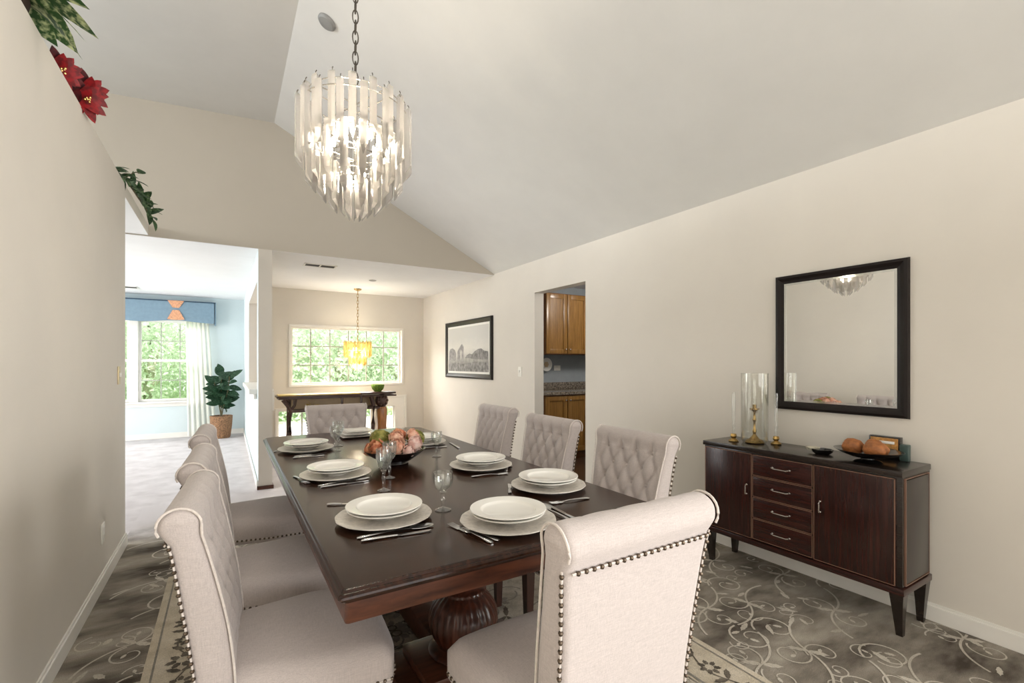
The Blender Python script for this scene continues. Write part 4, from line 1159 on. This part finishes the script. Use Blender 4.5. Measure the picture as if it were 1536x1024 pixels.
# goblets
def goblet(label, x, y, h, r, group='clear goblets on the table', z=ZT, cut=True):
    t = thing('goblet', label, 'glass', (x, y, z), random.uniform(0, 3), group)
    facet = (lambda a, zz: 1 + (.035 * abs(math.cos(5 * a)) if cut else 0))
    b = MB(); zb = h * .47
    b.lathe([(.0, zb), (r * .4, zb + .006), (r * .78, zb + h * .12), (r * .95, zb + h * .25), (r * 1.0, zb + h * .38), (r * .97, h), (r * .91, h), (r * .93, zb + h * .38), (r * .87, zb + h * .25), (r * .68, zb + h * .13), (r * .3, zb + .013), (0, zb + .011)], 30, mod=facet)
    obj('cup', b, M['glass'], t, angle=60)
    b = MB(); b.lathe([(.0, .012), (.0055, .014), (.0062, h * .2), (.010, h * .29), (.0068, h * .34), (.0065, h * .43), (.012, zb + .002), (0, zb + .002)], 14); obj('stem', b, M['glass'], t)
    b = MB(); b.lathe([(0, 0), (r * .82, 0), (r * .85, .003), (r * .55, .007), (r * .2, .012), (0, .0135)], 28); obj('foot', b, M['glass'], t)
    return t
goblet('clear goblet alone at the table centre between the two nearest settings', .655, 1.545, .135, .034)
goblet('clear goblet beside the middle left setting, before the flower bowl', .548, 1.905, .172, .031)
goblet('clear goblet directly before the flowers of the centre bowl', .63, 2.10, .165, .031)
goblet('cut goblet right of the farthest left setting, closest to the camera', .555, 2.92, .15, .034)
goblet('cut goblet right of the farthest left setting, standing behind another', .60, 3.08, .155, .034)
goblet('clear goblet between the flower bowl and the farthest right setting', 1.00, 2.45, .14, .03)

# ------------------------------------------------------------------ centrepiece
BX, BY = .752, 2.40
bowl = MB()
n = 40; vs = []
prof = [(0, .0), (.062, .0), (.066, .004), (.062, .012), (.080, .018), (.128, .050), (.150, .070), (.153, .073), (.146, .073), (.120, .055), (.07, .028), (0, .022)]
bowl.lathe(prof, 44, mod=lambda a, z: 1 + (.05 * math.cos(4 * a) if z > .03 else .02 * math.cos(4 * a)))
o = tag(obj('flower_bowl', bowl, M['black'], angle=50), 'black lacquer bowl holding the flowers at the table centre', 'bowl'); o.location = (BX, BY, ZT)
fa_ = thing('flower_arrangement', 'peach and green artificial flowers filling the black centre bowl', 'flowers', (BX, BY, ZT + .05))
rf = random.Random(21)
def blossom(c, r, mat, out, petals=22, nm='peony'):
    b = MB(); out = Vector(out).normalized()
    e1 = out.cross(Vector((.1, .2, 1))).normalized() if abs(out.z) < .95 else Vector((1, 0, 0)); e2 = out.cross(e1)
    b.ball(Vector(c), r * .38, 10, 8, noise=.12)
    for k in range(petals):
        lay = k / petals; a = k * 2.4; th = .25 + 1.45 * lay
        d = (out * math.cos(th) + (e1 * math.cos(a) + e2 * math.sin(a)) * math.sin(th)).normalized()
        # petal cupped round the bud
        tang = (out - d * out.dot(d)); tang = tang.normalized() if tang.length > 1e-3 else e1
        sd = d.cross(tang).normalized(); vv = []; m_ = 5
        R = r * (.55 + .5 * lay) * rf.uniform(.92, 1.1)
        for i in range(m_):
            for j in range(m_):
                u, v = (i / (m_ - 1) - .5) * 1.25, (j / (m_ - 1)) * 1.15 - .45
                wv = math.cos(u * 1.7) ** .5 if abs(u) < .9 else .3
                q = d + sd * u * .7 + tang * v * wv; q.normalize()
                vv.append(Vector(c) + q * R * (1 + .16 * max(0, v) ** 1.5 + .07 * math.sin(8 * u + k) * max(0, v + .2) - .25 * max(0, -v)))
        b.add(vv, [(i * m_ + j, (i + 1) * m_ + j, (i + 1) * m_ + j + 1, i * m_ + j + 1) for i in range(m_ - 1) for j in range(m_ - 1)])
    return obj(nm, b, mat, fa_, angle=80)
fl_list = [((-.105, -.035, .045), .040, 'petal_orange'), ((-.085, -.085, .035), .032, 'petal_orange'), ((-.125, .02, .03), .033, 'petal_orange'), ((-.02, -.085, .05), .043, 'petal'), ((-.005, -.03, .085), .040, 'petal'),
           ((.075, -.075, .055), .043, 'petal_pink'), ((.035, -.105, .025), .034, 'petal_pink'), ((.085, -.01, .085), .042, 'petal'), ((.03, .04, .09), .036, 'petal_orange'), ((.055, .09, .07), .036, 'petal')]
for c, r, m_ in fl_list:
    blossom(c, r, M[m_], (c[0] * 1.2, c[1] * 1.2 - .03, .09))
for c, r in (((-.07, .045, .075), .05), ((.125, .045, .06), .048), ((-.03, .10, .06), .045)):
    b = MB()
    for k in range(70):
        th = math.acos(rf.uniform(-.3, 1)); a = rf.uniform(0, 6.28)
        d = Vector((math.sin(th) * math.cos(a), math.sin(th) * math.sin(a), math.cos(th)))
        for q in range(4):
            s_ = d.cross(Vector((math.cos(q * 1.57 + k), math.sin(q * 1.57 + k), .3))); b.leaf(Vector(c) + d * r, s_, d, .016, .013, .1, n=2)
    b.ball(c, r * .93, 12, 8); obj('hydrangea', b, M['hydr'], fa_)
for k in range(16):
    a = k * 2 * PI / 16 + rf.uniform(-.15, .15); b = MB()
    b.leaf((.06 * math.cos(a), .06 * math.sin(a), .01 + .02 * (k % 3)), (math.cos(a), math.sin(a), rf.uniform(.1, .8)), (0, 0, 1), rf.uniform(.07, .10), .034, .35)
    obj('leaf', b, M['dkleaf'], fa_)

# ------------------------------------------------------------------ things on the sideboard
hx, hy = 2.835, 1.725
hl_ = thing('hurricane_lamp', 'tall clear glass cylinder around a gold candlestick on the sideboard', 'candle holder', (hx, hy, SZ))
b = MB(); R_ = .078
b.lathe([(R_ - .03, .001), (R_ - .012, .001), (R_, .02), (R_, .43), (R_ + .002, .437), (R_ - .004, .437), (R_ - .004, .02), (R_ - .014, .004), (R_ - .03, .004)], 48, cap=False); obj('glass_cylinder', b, M['hurricane'], hl_)
b = MB(); b.lathe([(0, 0), (.052, 0), (.056, .006), (.05, .012), (.046, .018), (.042, .022), (.034, .024), (.022, .034), (0, .034)], 40, mod=lambda a, z: 1 + .03 * math.cos(10 * a)); obj('base', b, M['gold'], hl_)
b = MB(); b.lathe([(.026, .03), (.018, .04), (.008, .055), (.012, .075), (.007, .09), (.006, .13), (.012, .145), (.007, .16), (.006, .19), (.011, .20), (.028, .212), (.028, .216), (.011, .218), (.012, .24), (0, .24)], 20); obj('candlestick', b, M['gold'], hl_)
b = MB(); b.lathe([(0, .235), (.009, .235), (.0075, .40), (.003, .405), (0, .405)], 14); obj('candle', b, M['glass'], hl_)
def crystal_stick(x, y, lb):
    t = thing('candlestick', lb, 'candlestick', (x, y, SZ), 0, 'slim candlesticks beside the hurricane glass')
    b = MB(); b.lathe([(0, 0), (.028, 0), (.030, .005), (.025, .011), (.012, .022), (.019, .034), (.015, .05), (.0, .052)], 24, mod=lambda a, z: 1 + .05 * math.cos(8 * a)); obj('base', b, M['gold'], t)
    b = MB(); b.lathe([(.008, .05), (.007, .09), (.012, .105), (.007, .12), (.011, .15), (.0105, .30), (.008, .315), (0, .315)], 14); obj('column', b, M['glass'], t)
    return t
crystal_stick(2.773, 1.826, 'slim gold-footed crystal candlestick left of the hurricane glass')
crystal_stick(2.897, 1.624, 'slim gold-footed crystal candlestick right of the hurricane glass')
fx, fy = 2.785, 1.095
fb = MB(); fb.lathe([(0, 0), (.058, 0), (.062, .004), (.055, .009), (.03, .014), (.03, .02), (.07, .026), (.115, .042), (.142, .058), (.145, .061), (.138, .061), (.11, .048), (.06, .033), (0, .029)], 48, mod=lambda a, z: 1 + (.03 * math.cos(4 * a) if z > .04 else 0))
o = tag(obj('serving_bowl', fb, M['black'], angle=50), 'shallow black footed bowl of rolls on the sideboard', 'bowl'); o.location = (fx, fy, SZ)
def roll_(c, r, sc, lb, g):
    bm = bmesh.new(); bmesh.ops.create_icosphere(bm, subdivisions=3, radius=r)
    for v in bm.verts:
        d = v.co.normalized(); k = 1 + .05 * math.sin(7 * d.x + 3 * d.z) + .04 * math.sin(11 * d.y + 2) + .03 * math.sin(23 * d.z + 9 * d.x)
        v.co = Vector((v.co.x * sc[0] * k, v.co.y * sc[1] * k, v.co.z * sc[2] * k))
    b = MB(); b.bm(bm); o = tag(obj('bread_roll', b, M['bread'], angle=80), lb, 'bread', g); o.location = c; return o
roll_((fx - .01, fy + .062, SZ + .070), .048, (1, 1.05, .85), 'golden bread roll in the black bowl nearest the mirror\'s left side', 'bread rolls in the black bowl')
roll_((fx - .03, fy - .045, SZ + .072), .050, (1, 1.1, .8), 'golden bread roll in the black bowl nearest the sideboard end', 'bread rolls in the black bowl')
roll_((fx + .062, fy - .003, SZ + .074), .042, (1, 1, .85), 'golden bread roll at the back of the black bowl', 'bread rolls in the black bowl')
bx_ = thing('small_box', 'small black-edged box with a printed gold front behind the bowl', 'box', (2.962, 1.085, SZ), 0)
b = MB(); b.bbox(-.018, .018, -.068, .068, 0, .118, .003); obj('case', b, M['black'], bx_)
b = MB(); b.box(-.0195, -.017, -.060, .060, .03, .110); f_ = obj('front_panel', b, M['taupe_box'], bx_, smooth=False)
b = MB(); b.bbox(-.021, -.0185, -.045, .02, .080, .094, .001); obj('pale_plaque', b, M['paper'], bx_)
jr = MB(); jr.bbox(-.018, .018, -.012, .03, 0, .085, .006)
o = tag(obj('small_jar', jr, M['teal']), 'small grey-green block jar at the right behind the bowl', 'jar'); o.location = (2.962, .995, SZ)
sh = thing('shell_dish', 'small dark and pearly shell dish left of the black bowl', 'ornament', (2.80, 1.315, SZ), .3)
b = MB(); b.lathe([(0, .0), (.03, .0), (.045, .012), (.05, .028), (.046, .028), (.04, .014), (0, .006)], 24, mod=lambda a, z: 1 + .08 * math.cos(9 * a)); obj('dark_shell', b, M['black'], sh)
b = MB(); b.lathe([(0, .012), (.024, .016), (.034, .032), (.030, .034), (.02, .022), (0, .018)], 20, cx=.01, cy=.045, mod=lambda a, z: 1 + .12 * math.cos(7 * a)); obj('pale_shell', b, plain('pearly_shell', rgb(206, 200, 180), .3, var=.1), sh)

# ------------------------------------------------------------------ chandeliers
def prism_mesh(L, w):
    """three-winged acrylic bar with a slanted tip"""
    mb = MB(); pts = []
    for k in range(6):
        a = k * PI / 3; r = w * (.64 if k % 2 == 0 else .34); pts.append((r * math.cos(a), r * math.sin(a)))
    n = 6
    vs = [(x * .86, y * .86, 0) for x, y in pts] + [(x, y, -.004) for x, y in pts] + [(x, y, -L + .006 - x * 1.25 + w * .4) for x, y in pts] + [(x * .9 - w * .02, y * .9, -L - x * 1.25 + w * .4) for x, y in pts]
    fs = [tuple(range(n))] + [(j * n + k, j * n + (k + 1) % n, (j + 1) * n + (k + 1) % n, (j + 1) * n + k) for j in range(3) for k in range(n)] + [tuple(3 * n + k for k in range(n))[::-1]]
    mb.add(vs, fs); return mb
def chandelier(name, label, cx, cy, zc_top, tiers, mat, w, zchain, ringmat, chainmat, bulbs, power, bcol):
    t = thing(name, label, 'chandelier', (cx, cy, zc_top))
    fr = MB()
    done = []
    for (R, zt, L, n, ph) in tiers:
        z = zt - zc_top
        pts = [((R - .012) * math.cos(2 * PI * k / 40), (R - .012) * math.sin(2 * PI * k / 40), z - .02) for k in range(40)]
        fr.sweep(pts, .0025, 6, closed=True)
        for k in range(4):
            a = k * PI / 2 + .4; fr.sweep([(0, 0, z - .02), ((R - .012) * math.cos(a), (R - .012) * math.sin(a), z - .02)], .003, 6)
    zlow = min(q[1] for q in tiers) - zc_top
    fr.sweep([(0, 0, .05), (0, 0, zlow - .02)], .008, 10)
    obj('frame', fr, ringmat, t)
    for (R, zt, L, n, ph) in tiers:
        pm = prism_mesh(L, w); first = None
        for k in range(n):
            a = 2 * PI * (k + ph) / n
            if first is None:
                o = first = obj('prism', pm, mat, t, smooth=False)
            else:
                o = first.copy(); COL.objects.link(o)
            o.location = (R * math.cos(a), R * math.sin(a), zt - zc_top); o.rotation_euler = (0, 0, a + PI)
        hk = MB()
        if R == max(q[0] for q in tiers) or R == sorted(q[0] for q in tiers)[-2]:
            for k in range(n):
                a = 2 * PI * (k + ph) / n; c = (R * math.cos(a), R * math.sin(a))
                h = first if False else None
                hb = MB(); hb.sweep([(c[0], c[1], zt - zc_top - .004), (c[0] * 1.005, c[1] * 1.005, zt - zc_top + .012), (c[0] * .985, c[1] * .985, zt - zc_top + .02)], .0024, 5); obj('hook', hb, chainmat, t)
    # lit bulbs
    for k, (br, bz) in enumerate(bulbs):
        a = k * 2 * PI / max(1, len(bulbs) - 1)
        b = MB(); c = (br * math.cos(a), br * math.sin(a), bz - zc_top)
        b.lathe([(0, -.03), (.006, -.027), (.012, -.008), (.010, .01), (.006, .022), (0, .024)], 12, c[0], c[1], c[2]); obj('bulb', b, M['bulb'], t)
        b = MB(); b.lathe([(.008, .022), (.010, .026), (.010, .06), (.0, .06)], 10, c[0], c[1], c[2]); obj('bulb_socket', b, ringmat, t)
    point(name + '_glow', (cx, cy, zc_top - .20), power * .55, bcol, .07)
    point(name + '_low_glow', (cx, cy, zc_top - .40), power * .45, bcol, .05)
    # chain of oval links and canopy
    ch = MB(); z = .05; k = 0; top = zchain - zc_top - .03
    pitch = .05 if w > .02 else .04
    while z < top:
        pts = []
        for q in range(14):
            a = 2 * PI * q / 14; u, v = pitch * .27 * math.cos(a), pitch * .68 * math.sin(a)
            pts.append((u, 0, z + v) if k % 2 else (0, u, z + v))
        ch.sweep(pts, pitch * .06, 6, closed=True, up=(0, 1, 0) if k % 2 else (1, 0, 0)); z += pitch; k += 1
    obj('chain', ch, chainmat, t)
    cn_ = MB(); cn_.lathe([(0, top - .004), (.012, top - .004), (.02, top), (.055, top + .015), (.06, top + .032), (0, top + .032)], 24); obj('canopy', cn_, chainmat, t)
    return t
CHX, CHY = .535, 2.34
chandelier('crystal_chandelier', 'large tiered clear acrylic prism chandelier on a dark chain over the table', CHX, CHY, 2.56,
    [(.232, 2.555, .27, 17, 0), (.258, 2.51, .30, 17, .5), (.215, 2.36, .24, 18, .25), (.165, 2.28, .21, 15, 0), (.112, 2.22, .20, 11, .3), (.048, 2.17, .185, 8, 0)],
    M['acrylic'], .030, slopez(CHX) - .02, M['nickel'], M['chain'], [(.11, 2.36), (.11, 2.36), (.11, 2.36), (.11, 2.36), (.11, 2.36), (.02, 2.24)], 32, (1, .88, .70))
chandelier('amber_chandelier', 'small tiered amber prism chandelier hanging before the nook window', 1.75, 7.50, 1.63,
    [(.20, 1.615, .24, 22, 0), (.125, 1.47, .22, 14, .3), (.065, 1.37, .19, 8, 0)], M['amber'], .030, ZC - .012, M['gold'], M['gold'], [(.09, 1.5), (.09, 1.5), (.09, 1.5), (.09, 1.5)], 48, (1, .86, .64))

# ------------------------------------------------------------------ ceiling fittings
sd_ = MB(); sd_.lathe([(0, 0), (.062, 0), (.062, -.012), (.05, -.024), (0, -.026)], 28)
o = tag(obj('smoke_detector', sd_, M['grey_metal']), 'small grey round detector on the vaulted ceiling beside the chain', 'smoke detector'); o.location = (.60, 3.46, slopez(.60)); o.rotation_euler = (0, math.atan(SL), 0)
def vent(label, x, y, sx, sy, n=2):
    t = thing('ceiling_vent', label, 'vent', (x, y, ZC - .012))
    b = MB()
    for a in ((-sx, sx, -sy, -sy + .018), (-sx, sx, sy - .018, sy), (-sx, -sx + .018, -sy, sy), (sx - .018, sx, -sy, sy), (-.008, .008, -sy, sy)): b.bbox(a[0], a[1], a[2], a[3], -.008, 0, .002)
    obj('frame', b, M['trim'], t)
    b = MB(); b.box(-sx + .01, sx - .01, -sy + .01, sy - .01, -.004, 0); obj('backing', b, M['vent_dark'], t, smooth=False)
    for k in range(4):
        y_ = -sy + .03 + (2 * sy - .06) * k / 3; b = MB(); b.box(-sx + .018, sx - .018, y_ - .003, y_ + .003, -.0065, -.004); obj('slat', b, M['vent_dark'], t, smooth=False)
vent('white slotted vent in the nook ceiling near the header', .95, 5.93, .18, .085)
vent('slotted vent in the living room ceiling above the blue valance', -1.35, 9.1, .2, .1)
rl = MB(); rl.lathe([(0, 0), (.05, 0), (.05, -.006), (.03, -.012), (0, -.012)], 24); o = tag(obj('ceiling_sensor', rl, M['grey_metal']), 'tiny round sensor on the nook ceiling near the amber chandelier', 'sensor'); o.location = (1.746, 6.61, ZC - .012)
# ------------------------------------------------------------------ nook: console with its wares
cs = thing('console_table', 'dark carved console table with a lower shelf under the nook window', 'console table', (1.46, 7.42, 0))
b = MB(); b.bbox(-.86, .30, -.16, .16, .79, .815, .006); b.bbox(-.84, .84, -.13, .13, .765, .79, .004); b.bbox(.28, .82, -.17, .17, .805, .835, .008); obj('top', b, M['console'], cs)
b = MB(); b.bbox(-.84, .29, -.15, .15, .8155, .832, .003); obj('ochre_runner', b, M['brassy'], cs, label='ochre runner on the console top')
b = MB(); b.bbox(-.70, .58, -.12, .12, .575, .61, .006); obj('shelf', b, M['console'], cs)
b = MB(); b.bbox(-.66, .64, .10, .115, .61, .765, .003); obj('back_panel', b, M['beige_panel'], cs)
for x in (.02, .30): 
    b = MB(); b.bbox(x - .014, x + .014, -.12, -.09, .61, .765, .003); obj('divider', b, M['console'], cs)
b = MB(); b.sweep([(-.70, -.1, 0), (-.69, -.1, .3), (-.68, -.1, .6), (-.72, -.1, .68), (-.77, -.1, .765)], [.025, .026, .03, .028, .04], 10); b.sweep([(-.68, -.1, .60), (-.63, -.1, .68), (-.62, -.1, .765)], [.022, .02, .026], 8); obj('leg', b, M['console'], cs)
b = MB(); b.sweep([(-.70, .11, 0), (-.69, .11, .4), (-.68, .11, .765)], [.025, .026, .03], 10); obj('leg', b, M['console'], cs)
b = MB(); b.sweep([(.46, -.1, 0), (.48, -.1, .35), (.49, -.1, .62), (.45, -.1, .765)], [.028, .03, .03, .034], 10); obj('leg', b, M['console'], cs)
b = MB(); b.lathe([(.05, 0), (.06, .04), (.07, .2), (.075, .4), (.085, .55), (.07, .60), (0, .60)], 28, .625, -.06, 0, 0, lambda a, z: 1 + .05 * math.cos(9 * a)); lg_ = obj('leg', b, M['console_tan'], cs, label='tan fluted carved leg')
b = MB(); b.ball((.625, -.06, .695), .098, 20, 14, sc=(1, .85, 1.12)); b.ball((.625, -.145, .70), .045, 14, 8, sc=(1, .5, 1.2))
for k in range(9):
    a = k * 2 * PI / 9; b.ball((.625 + .07 * math.cos(a), -.125, .70 + .075 * math.sin(a)), .02, 8, 5)
obj('rosette', b, M['console'], lg_)
mp_ = MB(); mp_.lathe([(0, 0), (.05, 0), (.085, .04), (.10, .09), (.095, .11), (.08, .10), (0, .09)], 28, mod=lambda a, z: 1 + .05 * math.sin(13 * a)); o = tag(obj('moss_bowl', mp_, M['moss']), 'small green mossy bowl on the right end of the console', 'bowl'); o.location = (1.46 + .58, 7.42, .836)
go = thing('gold_ornament', 'gold branching leaf ornament on the console shelf', 'ornament', (1.06, 7.36, .611))
b = MB(); b.lathe([(0, 0), (.04, 0), (.02, .012), (.01, .03), (0, .03)], 16); obj('base', b, M['gold'], go)
rg = random.Random(4)
for k in range(11):
    a = k * .6 + .2; b = MB(); b.leaf((0, 0, .02), (math.cos(a), .5 * math.sin(a), rg.uniform(.3, 1.6)), (math.sin(a), .2, .3), rg.uniform(.09, .15), .035, .25); obj('leaf', b, M['brassy'], go)

# ------------------------------------------------------------------ living room: valance, sheer, fig
va = thing('window_valance', 'slate blue arched valance with a peach centre bow over the living room window', 'valance', (-1.23, YB - .18, 1.97))
b = MB(); n = 40; W2 = 1.06
def vb(u): return .04 * math.exp(-((abs(u) - .5) / .3) ** 2) + .0
top_, vs = .375, []
for i in range(n + 1):
    u = -W2 + 2 * W2 * i / n
    vs += [(u, 0, vb(u)), (u, 0, top_), (u, .02, vb(u)), (u, .02, top_)]
fs = []
for i in range(n):
    a = 4 * i; fs += [(a, a + 4, a + 5, a + 1), (a + 2, a + 3, a + 7, a + 6), (a, a + 2, a + 6, a + 4), (a + 1, a + 5, a + 7, a + 3)]
fs += [(0, 1, 3, 2), (4 * n, 4 * n + 2, 4 * n + 3, 4 * n + 1)]
b.add(vs, fs)
for sg in (-1, 1): b.box(sg * W2 - .012, sg * W2 + .012, 0, .175, -.02, top_)
b.box(-W2, W2, 0, .175, top_ - .02, top_)
obj('cloth_front', b, M['valance'], va, smooth=False)
for bx0 in (.5, -.5):
  for nm, pts in (('bow', [(-.115, .37), (.115, .37), (.045, .25), (-.045, .25)]), ('bow', [(-.045, .21), (.045, .21), (.12, .055), (.06, .046), (0, .044), (-.06, .046), (-.12, .055)])):
      b = MB(); b.prism([(x + bx0, z) for x, z in pts], 1, -.014, .004); obj(nm, b, M['peach'], va, smooth=False)
b = MB()
b.sweep([(-W2, -.004, .368), (W2, -.004, .368)], .006, 6); b2 = obj('welt', b, plain('dark_blue_welt', rgb(72, 98, 122), .8), va)
cu = MB(); n = 60; zt, zb = 2.0, .02; vs = []
for j in range(9):
    t = j / 8; z = zt + (zb - zt) * t; spread = 1 + .25 * t
    for i in range(n + 1):
        u = i / n; x = -.60 + .03 * t + .34 * u * spread; y = YB - .12 + .028 * math.sin(u * 34 + .3 * math.sin(3 * t)) * (.6 + .5 * t)
        vs.append((x, y, z))
cu.add(vs, [(j * (n + 1) + i, j * (n + 1) + i + 1, (j + 1) * (n + 1) + i + 1, (j + 1) * (n + 1) + i) for j in range(8) for i in range(n)])
tag(obj('sheer_curtain', cu, M['sheer']), 'white sheer curtain hanging right of the living room window', 'curtain')
fp = thing('potted_fig', 'dark leafy fig plant standing in the blue corner of the living room', 'plant', (-.075, 9.50, .001))
b = MB(); b.lathe([(0, .0), (.125, .0), (.135, .02), (.16, .22), (.168, .36), (.172, .375), (.16, .38), (.152, .35), (.0, .34)], 36, mod=lambda a, z: 1 + .018 * math.sin(18 * a + 60 * z)); obj('basket', b, M['wicker'], fp)
b = MB(); b.lathe([(0, .345), (.15, .345), (.10, .365), (0, .375)], 24); obj('soil', b, M['soil'], fp)
b = MB(); stems = []
for k, (dx, dy, h) in enumerate(((.0, .0, 1.12), (-.1, .03, .95), (.12, -.02, 1.05))):
    pts = [(0, 0, .34), (dx * .3, dy * .3, .55), (dx * .8, dy, .8), (dx, dy * 1.3, h)]; stems.append(cat(pts, 8)); b.sweep(stems[-1], .009, 6)
obj('stem', b, M['stem'], fp)
rg = random.Random(9); li = 0
for st in stems:
    for k in range(16):
        p = st[8 + k if 8 + k < len(st) else -1]; a = li * 2.4; li += 1
        el = rg.uniform(-.35, .6) if k < 13 else rg.uniform(.5, 1.3)
        b = MB(); b.leaf(p, (math.cos(a), .55 * math.sin(a) - .1, el), (-.1, -.8, .6), rg.uniform(.19, .25), rg.uniform(.125, .155), .2, .05, n=6); obj('leaf', b, M['fig'], fp)

# ------------------------------------------------------------------ kitchen through the doorway
def cabinet(name, label, x0, x1, yf, yb, z0, z1, hz, toe=0, n=4):
    t = thing(name, label, 'cabinet', ((x0 + x1) / 2, yf, 0)); cx = (x0 + x1) / 2
    b = MB(); b.bbox(x0 - cx, x1 - cx, .004, yb - yf, z0 + toe, z1, .003)
    if toe: b.box(x0 - cx + .01, x1 - cx - .01, .06, yb - yf, z0, z0 + toe)
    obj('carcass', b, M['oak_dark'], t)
    w_ = (x1 - x0) / n
    for k in range(n):
        a, c = x0 - cx + w_ * k + .006, x0 - cx + w_ * (k + 1) - .006; zb_, zt_ = z0 + toe + .012, z1 - .012; r = .062
        b = MB()
        for q in ((a, a + r, zb_, zt_), (c - r, c, zb_, zt_), (a + r, c - r, zb_, zb_ + r), (a + r, c - r, zt_ - r, zt_)): b.bbox(q[0], q[1], -.018, .004, q[2], q[3], .003)
        b.box(a + r - .004, c - r + .004, -.006, .003, zb_ + r - .004, zt_ - r + .004)
        d = obj('door', b, M['oak'], t)
        b = MB(); kx = c - .03 if k % 2 == 0 else a + .03
        b.sweep([(kx, -.018, hz), (kx, -.03, hz)], .006, 8); b.ball((kx, -.036, hz), .013, 10, 7); obj('knob', b, M['nickel'], d)
    return t
KX0, KX1 = 3.44, 4.95
cabinet('upper_cabinet', 'honey oak wall cabinet seen high through the kitchen doorway', 3.656, 5.096, 5.14, 5.495, 1.40, 2.235, 1.47)
cabinet('base_cabinet', 'honey oak base cabinet under the granite seen through the doorway', 3.47, 4.91, 4.90, 5.495, 0, .865, .795, .10)
ct = MB(); ct.bbox(KX0 - .02, KX1, 4.865, 5.495, .867, .907, .005); ct.bbox(KX0 - .02, KX1, 5.47, 5.497, .907, 1.005, .004)
tag(obj('countertop', ct, M['granite']), 'speckled granite worktop with upstand in the kitchen', 'worktop')
pl_ = plate('wall_outlet', 'white double outlet on the grey kitchen backsplash', 'outlet', (4.118, 5.499, 1.21), 1, -1, .115, .075, M['white_plastic'], 'outlet')
dp = thing('decorative_plate', 'small round cream plate on the grey kitchen wall beside the outlet', 'plate', (3.90, 5.47, 1.262))
b = MB(); b.lathe([(0, 0), (.05, 0), (.092, .014), (.095, .018), (.05, .006), (0, .006)], 36); o = obj('rim', b, M['china'], dp); o.rotation_euler = (PI / 2, 0, 0)
b = MB(); b.lathe([(0, .006), (.035, .006), (.04, .009), (0, .010)], 24, mod=lambda a, z: 1 + .1 * math.cos(6 * a)); o = obj('centre_motif', b, M['beige_panel'], dp); o.rotation_euler = (PI / 2, 0, 0)

# ------------------------------------------------------------------ plants on the ledge
XLg = XL - .03
def ledge_leaf(par, base, d, nrm, L_, W_, bend, mat, nm='leaf'):
    b = MB(); b.leaf(base, d, nrm, L_, W_, bend, .1, n=7); return obj(nm, b, mat, par)
vp = thing('variegated_plant', 'large variegated leaves spilling over the ledge nearest the ceiling corner', 'plant', (XL - .09, 2.42, ZL))
b = MB(); b.lathe([(0, 0), (.06, 0), (.08, .1), (.085, .12), (.07, .12), (0, .10)], 20); obj('pot', b, M['soil'], vp)
rg = random.Random(5)
for d, L_, W_, bend, z in (((.55, .80, .15), .24, .16, .55, .12), ((.8, .35, .35), .22, .15, .8, .14), ((.5, .95, .0), .21, .12, .3, .09), ((.9, -.25, .2), .21, .11, 1.0, .12), ((.9, .1, .1), .20, .10, 1.0, .10),
                        ((.6, .5, .6), .24, .13, .5, .15), ((.3, 1.0, .25), .19, .13, .3, .10), ((.5, -.7, .5), .24, .12, .5, .13), ((-.4, .5, .8), .24, .12, .4, .13), ((-.5, -.5, .7), .24, .12, .4, .13), ((.2, .1, 1), .25, .12, .3, .14), ((.45, .7, .5), .2, .11, .3, .08)):
    ledge_leaf(vp, (0, 0, z), d, (-.3, 0, 1), L_, W_, bend, M['varieg'])
po = thing('poinsettia', 'dark red poinsettia flowers standing on the ledge', 'flowers', (XL - .06, 3.12, ZL))
b = MB(); b.lathe([(0, 0), (.05, 0), (.065, .06), (.055, .06), (0, .05)], 18); obj('pot', b, M['gold'], po)
for hx_, hy_, hz_ in ((.055, .06, .13), (.0, -.17, .10), (.06, -.03, .05)):
    A = Vector((.55, -.7, -.25)).normalized(); e1 = A.cross(Vector((0, 0, 1))).normalized(); e2 = A.cross(e1)
    for k in range(15):
        a = k * 2.4; lay = k / 15
        d = e1 * math.cos(a) + e2 * math.sin(a) + A * (.9 - .8 * lay)
        ledge_leaf(po, (hx_, hy_, hz_), d, A, rg.uniform(.07, .085) + .035 * lay, .062, .12, M['red'] if k % 5 else M['dkpetal'], 'bract')
    b = MB()
    for k in range(7): b.ball((hx_ + .025 + rg.uniform(-.012, .012), hy_ - .03 + rg.uniform(-.014, .014), hz_ - .01 + rg.uniform(-.01, .01)), .006, 6, 4)
    obj('flower_centre', b, M['gold'], po)
iv = thing('ivy_garland', 'trailing green ivy at the far corner of the ledge', 'plant', (XL - .015, 4.6, ZL))
path = cat([(-.03, -.5, .05), (.0, -.30, .06), (.02, -.10, .05), (.03, .10, .045), (.05, .28, .03), (.07, .42, -.02)], 8)
b = MB(); b.sweep(path, .006, 6); b.sweep(cat([(.0, -.3, .06), (.05, -.22, .14), (.06, -.12, .17)], 5), .004, 5); obj('stem', b, M['stem'], iv)
for k in range(34):
    p = path[int(k * (len(path) - 1) / 33)]; a = k * 2.4
    ledge_leaf(iv, p, (.5 + .4 * math.cos(a), .8 * math.sin(a) + .3, .25 + .5 * math.cos(a * 1.7)), (.5, 0, 1), rg.uniform(.09, .15), rg.uniform(.05, .075), .4, M['ivy'])
ledge_leaf(iv, (.06, -.12, .17), (.3, .5, .6), (.5, 0, 1), .08, .07, .3, M['ivy'])
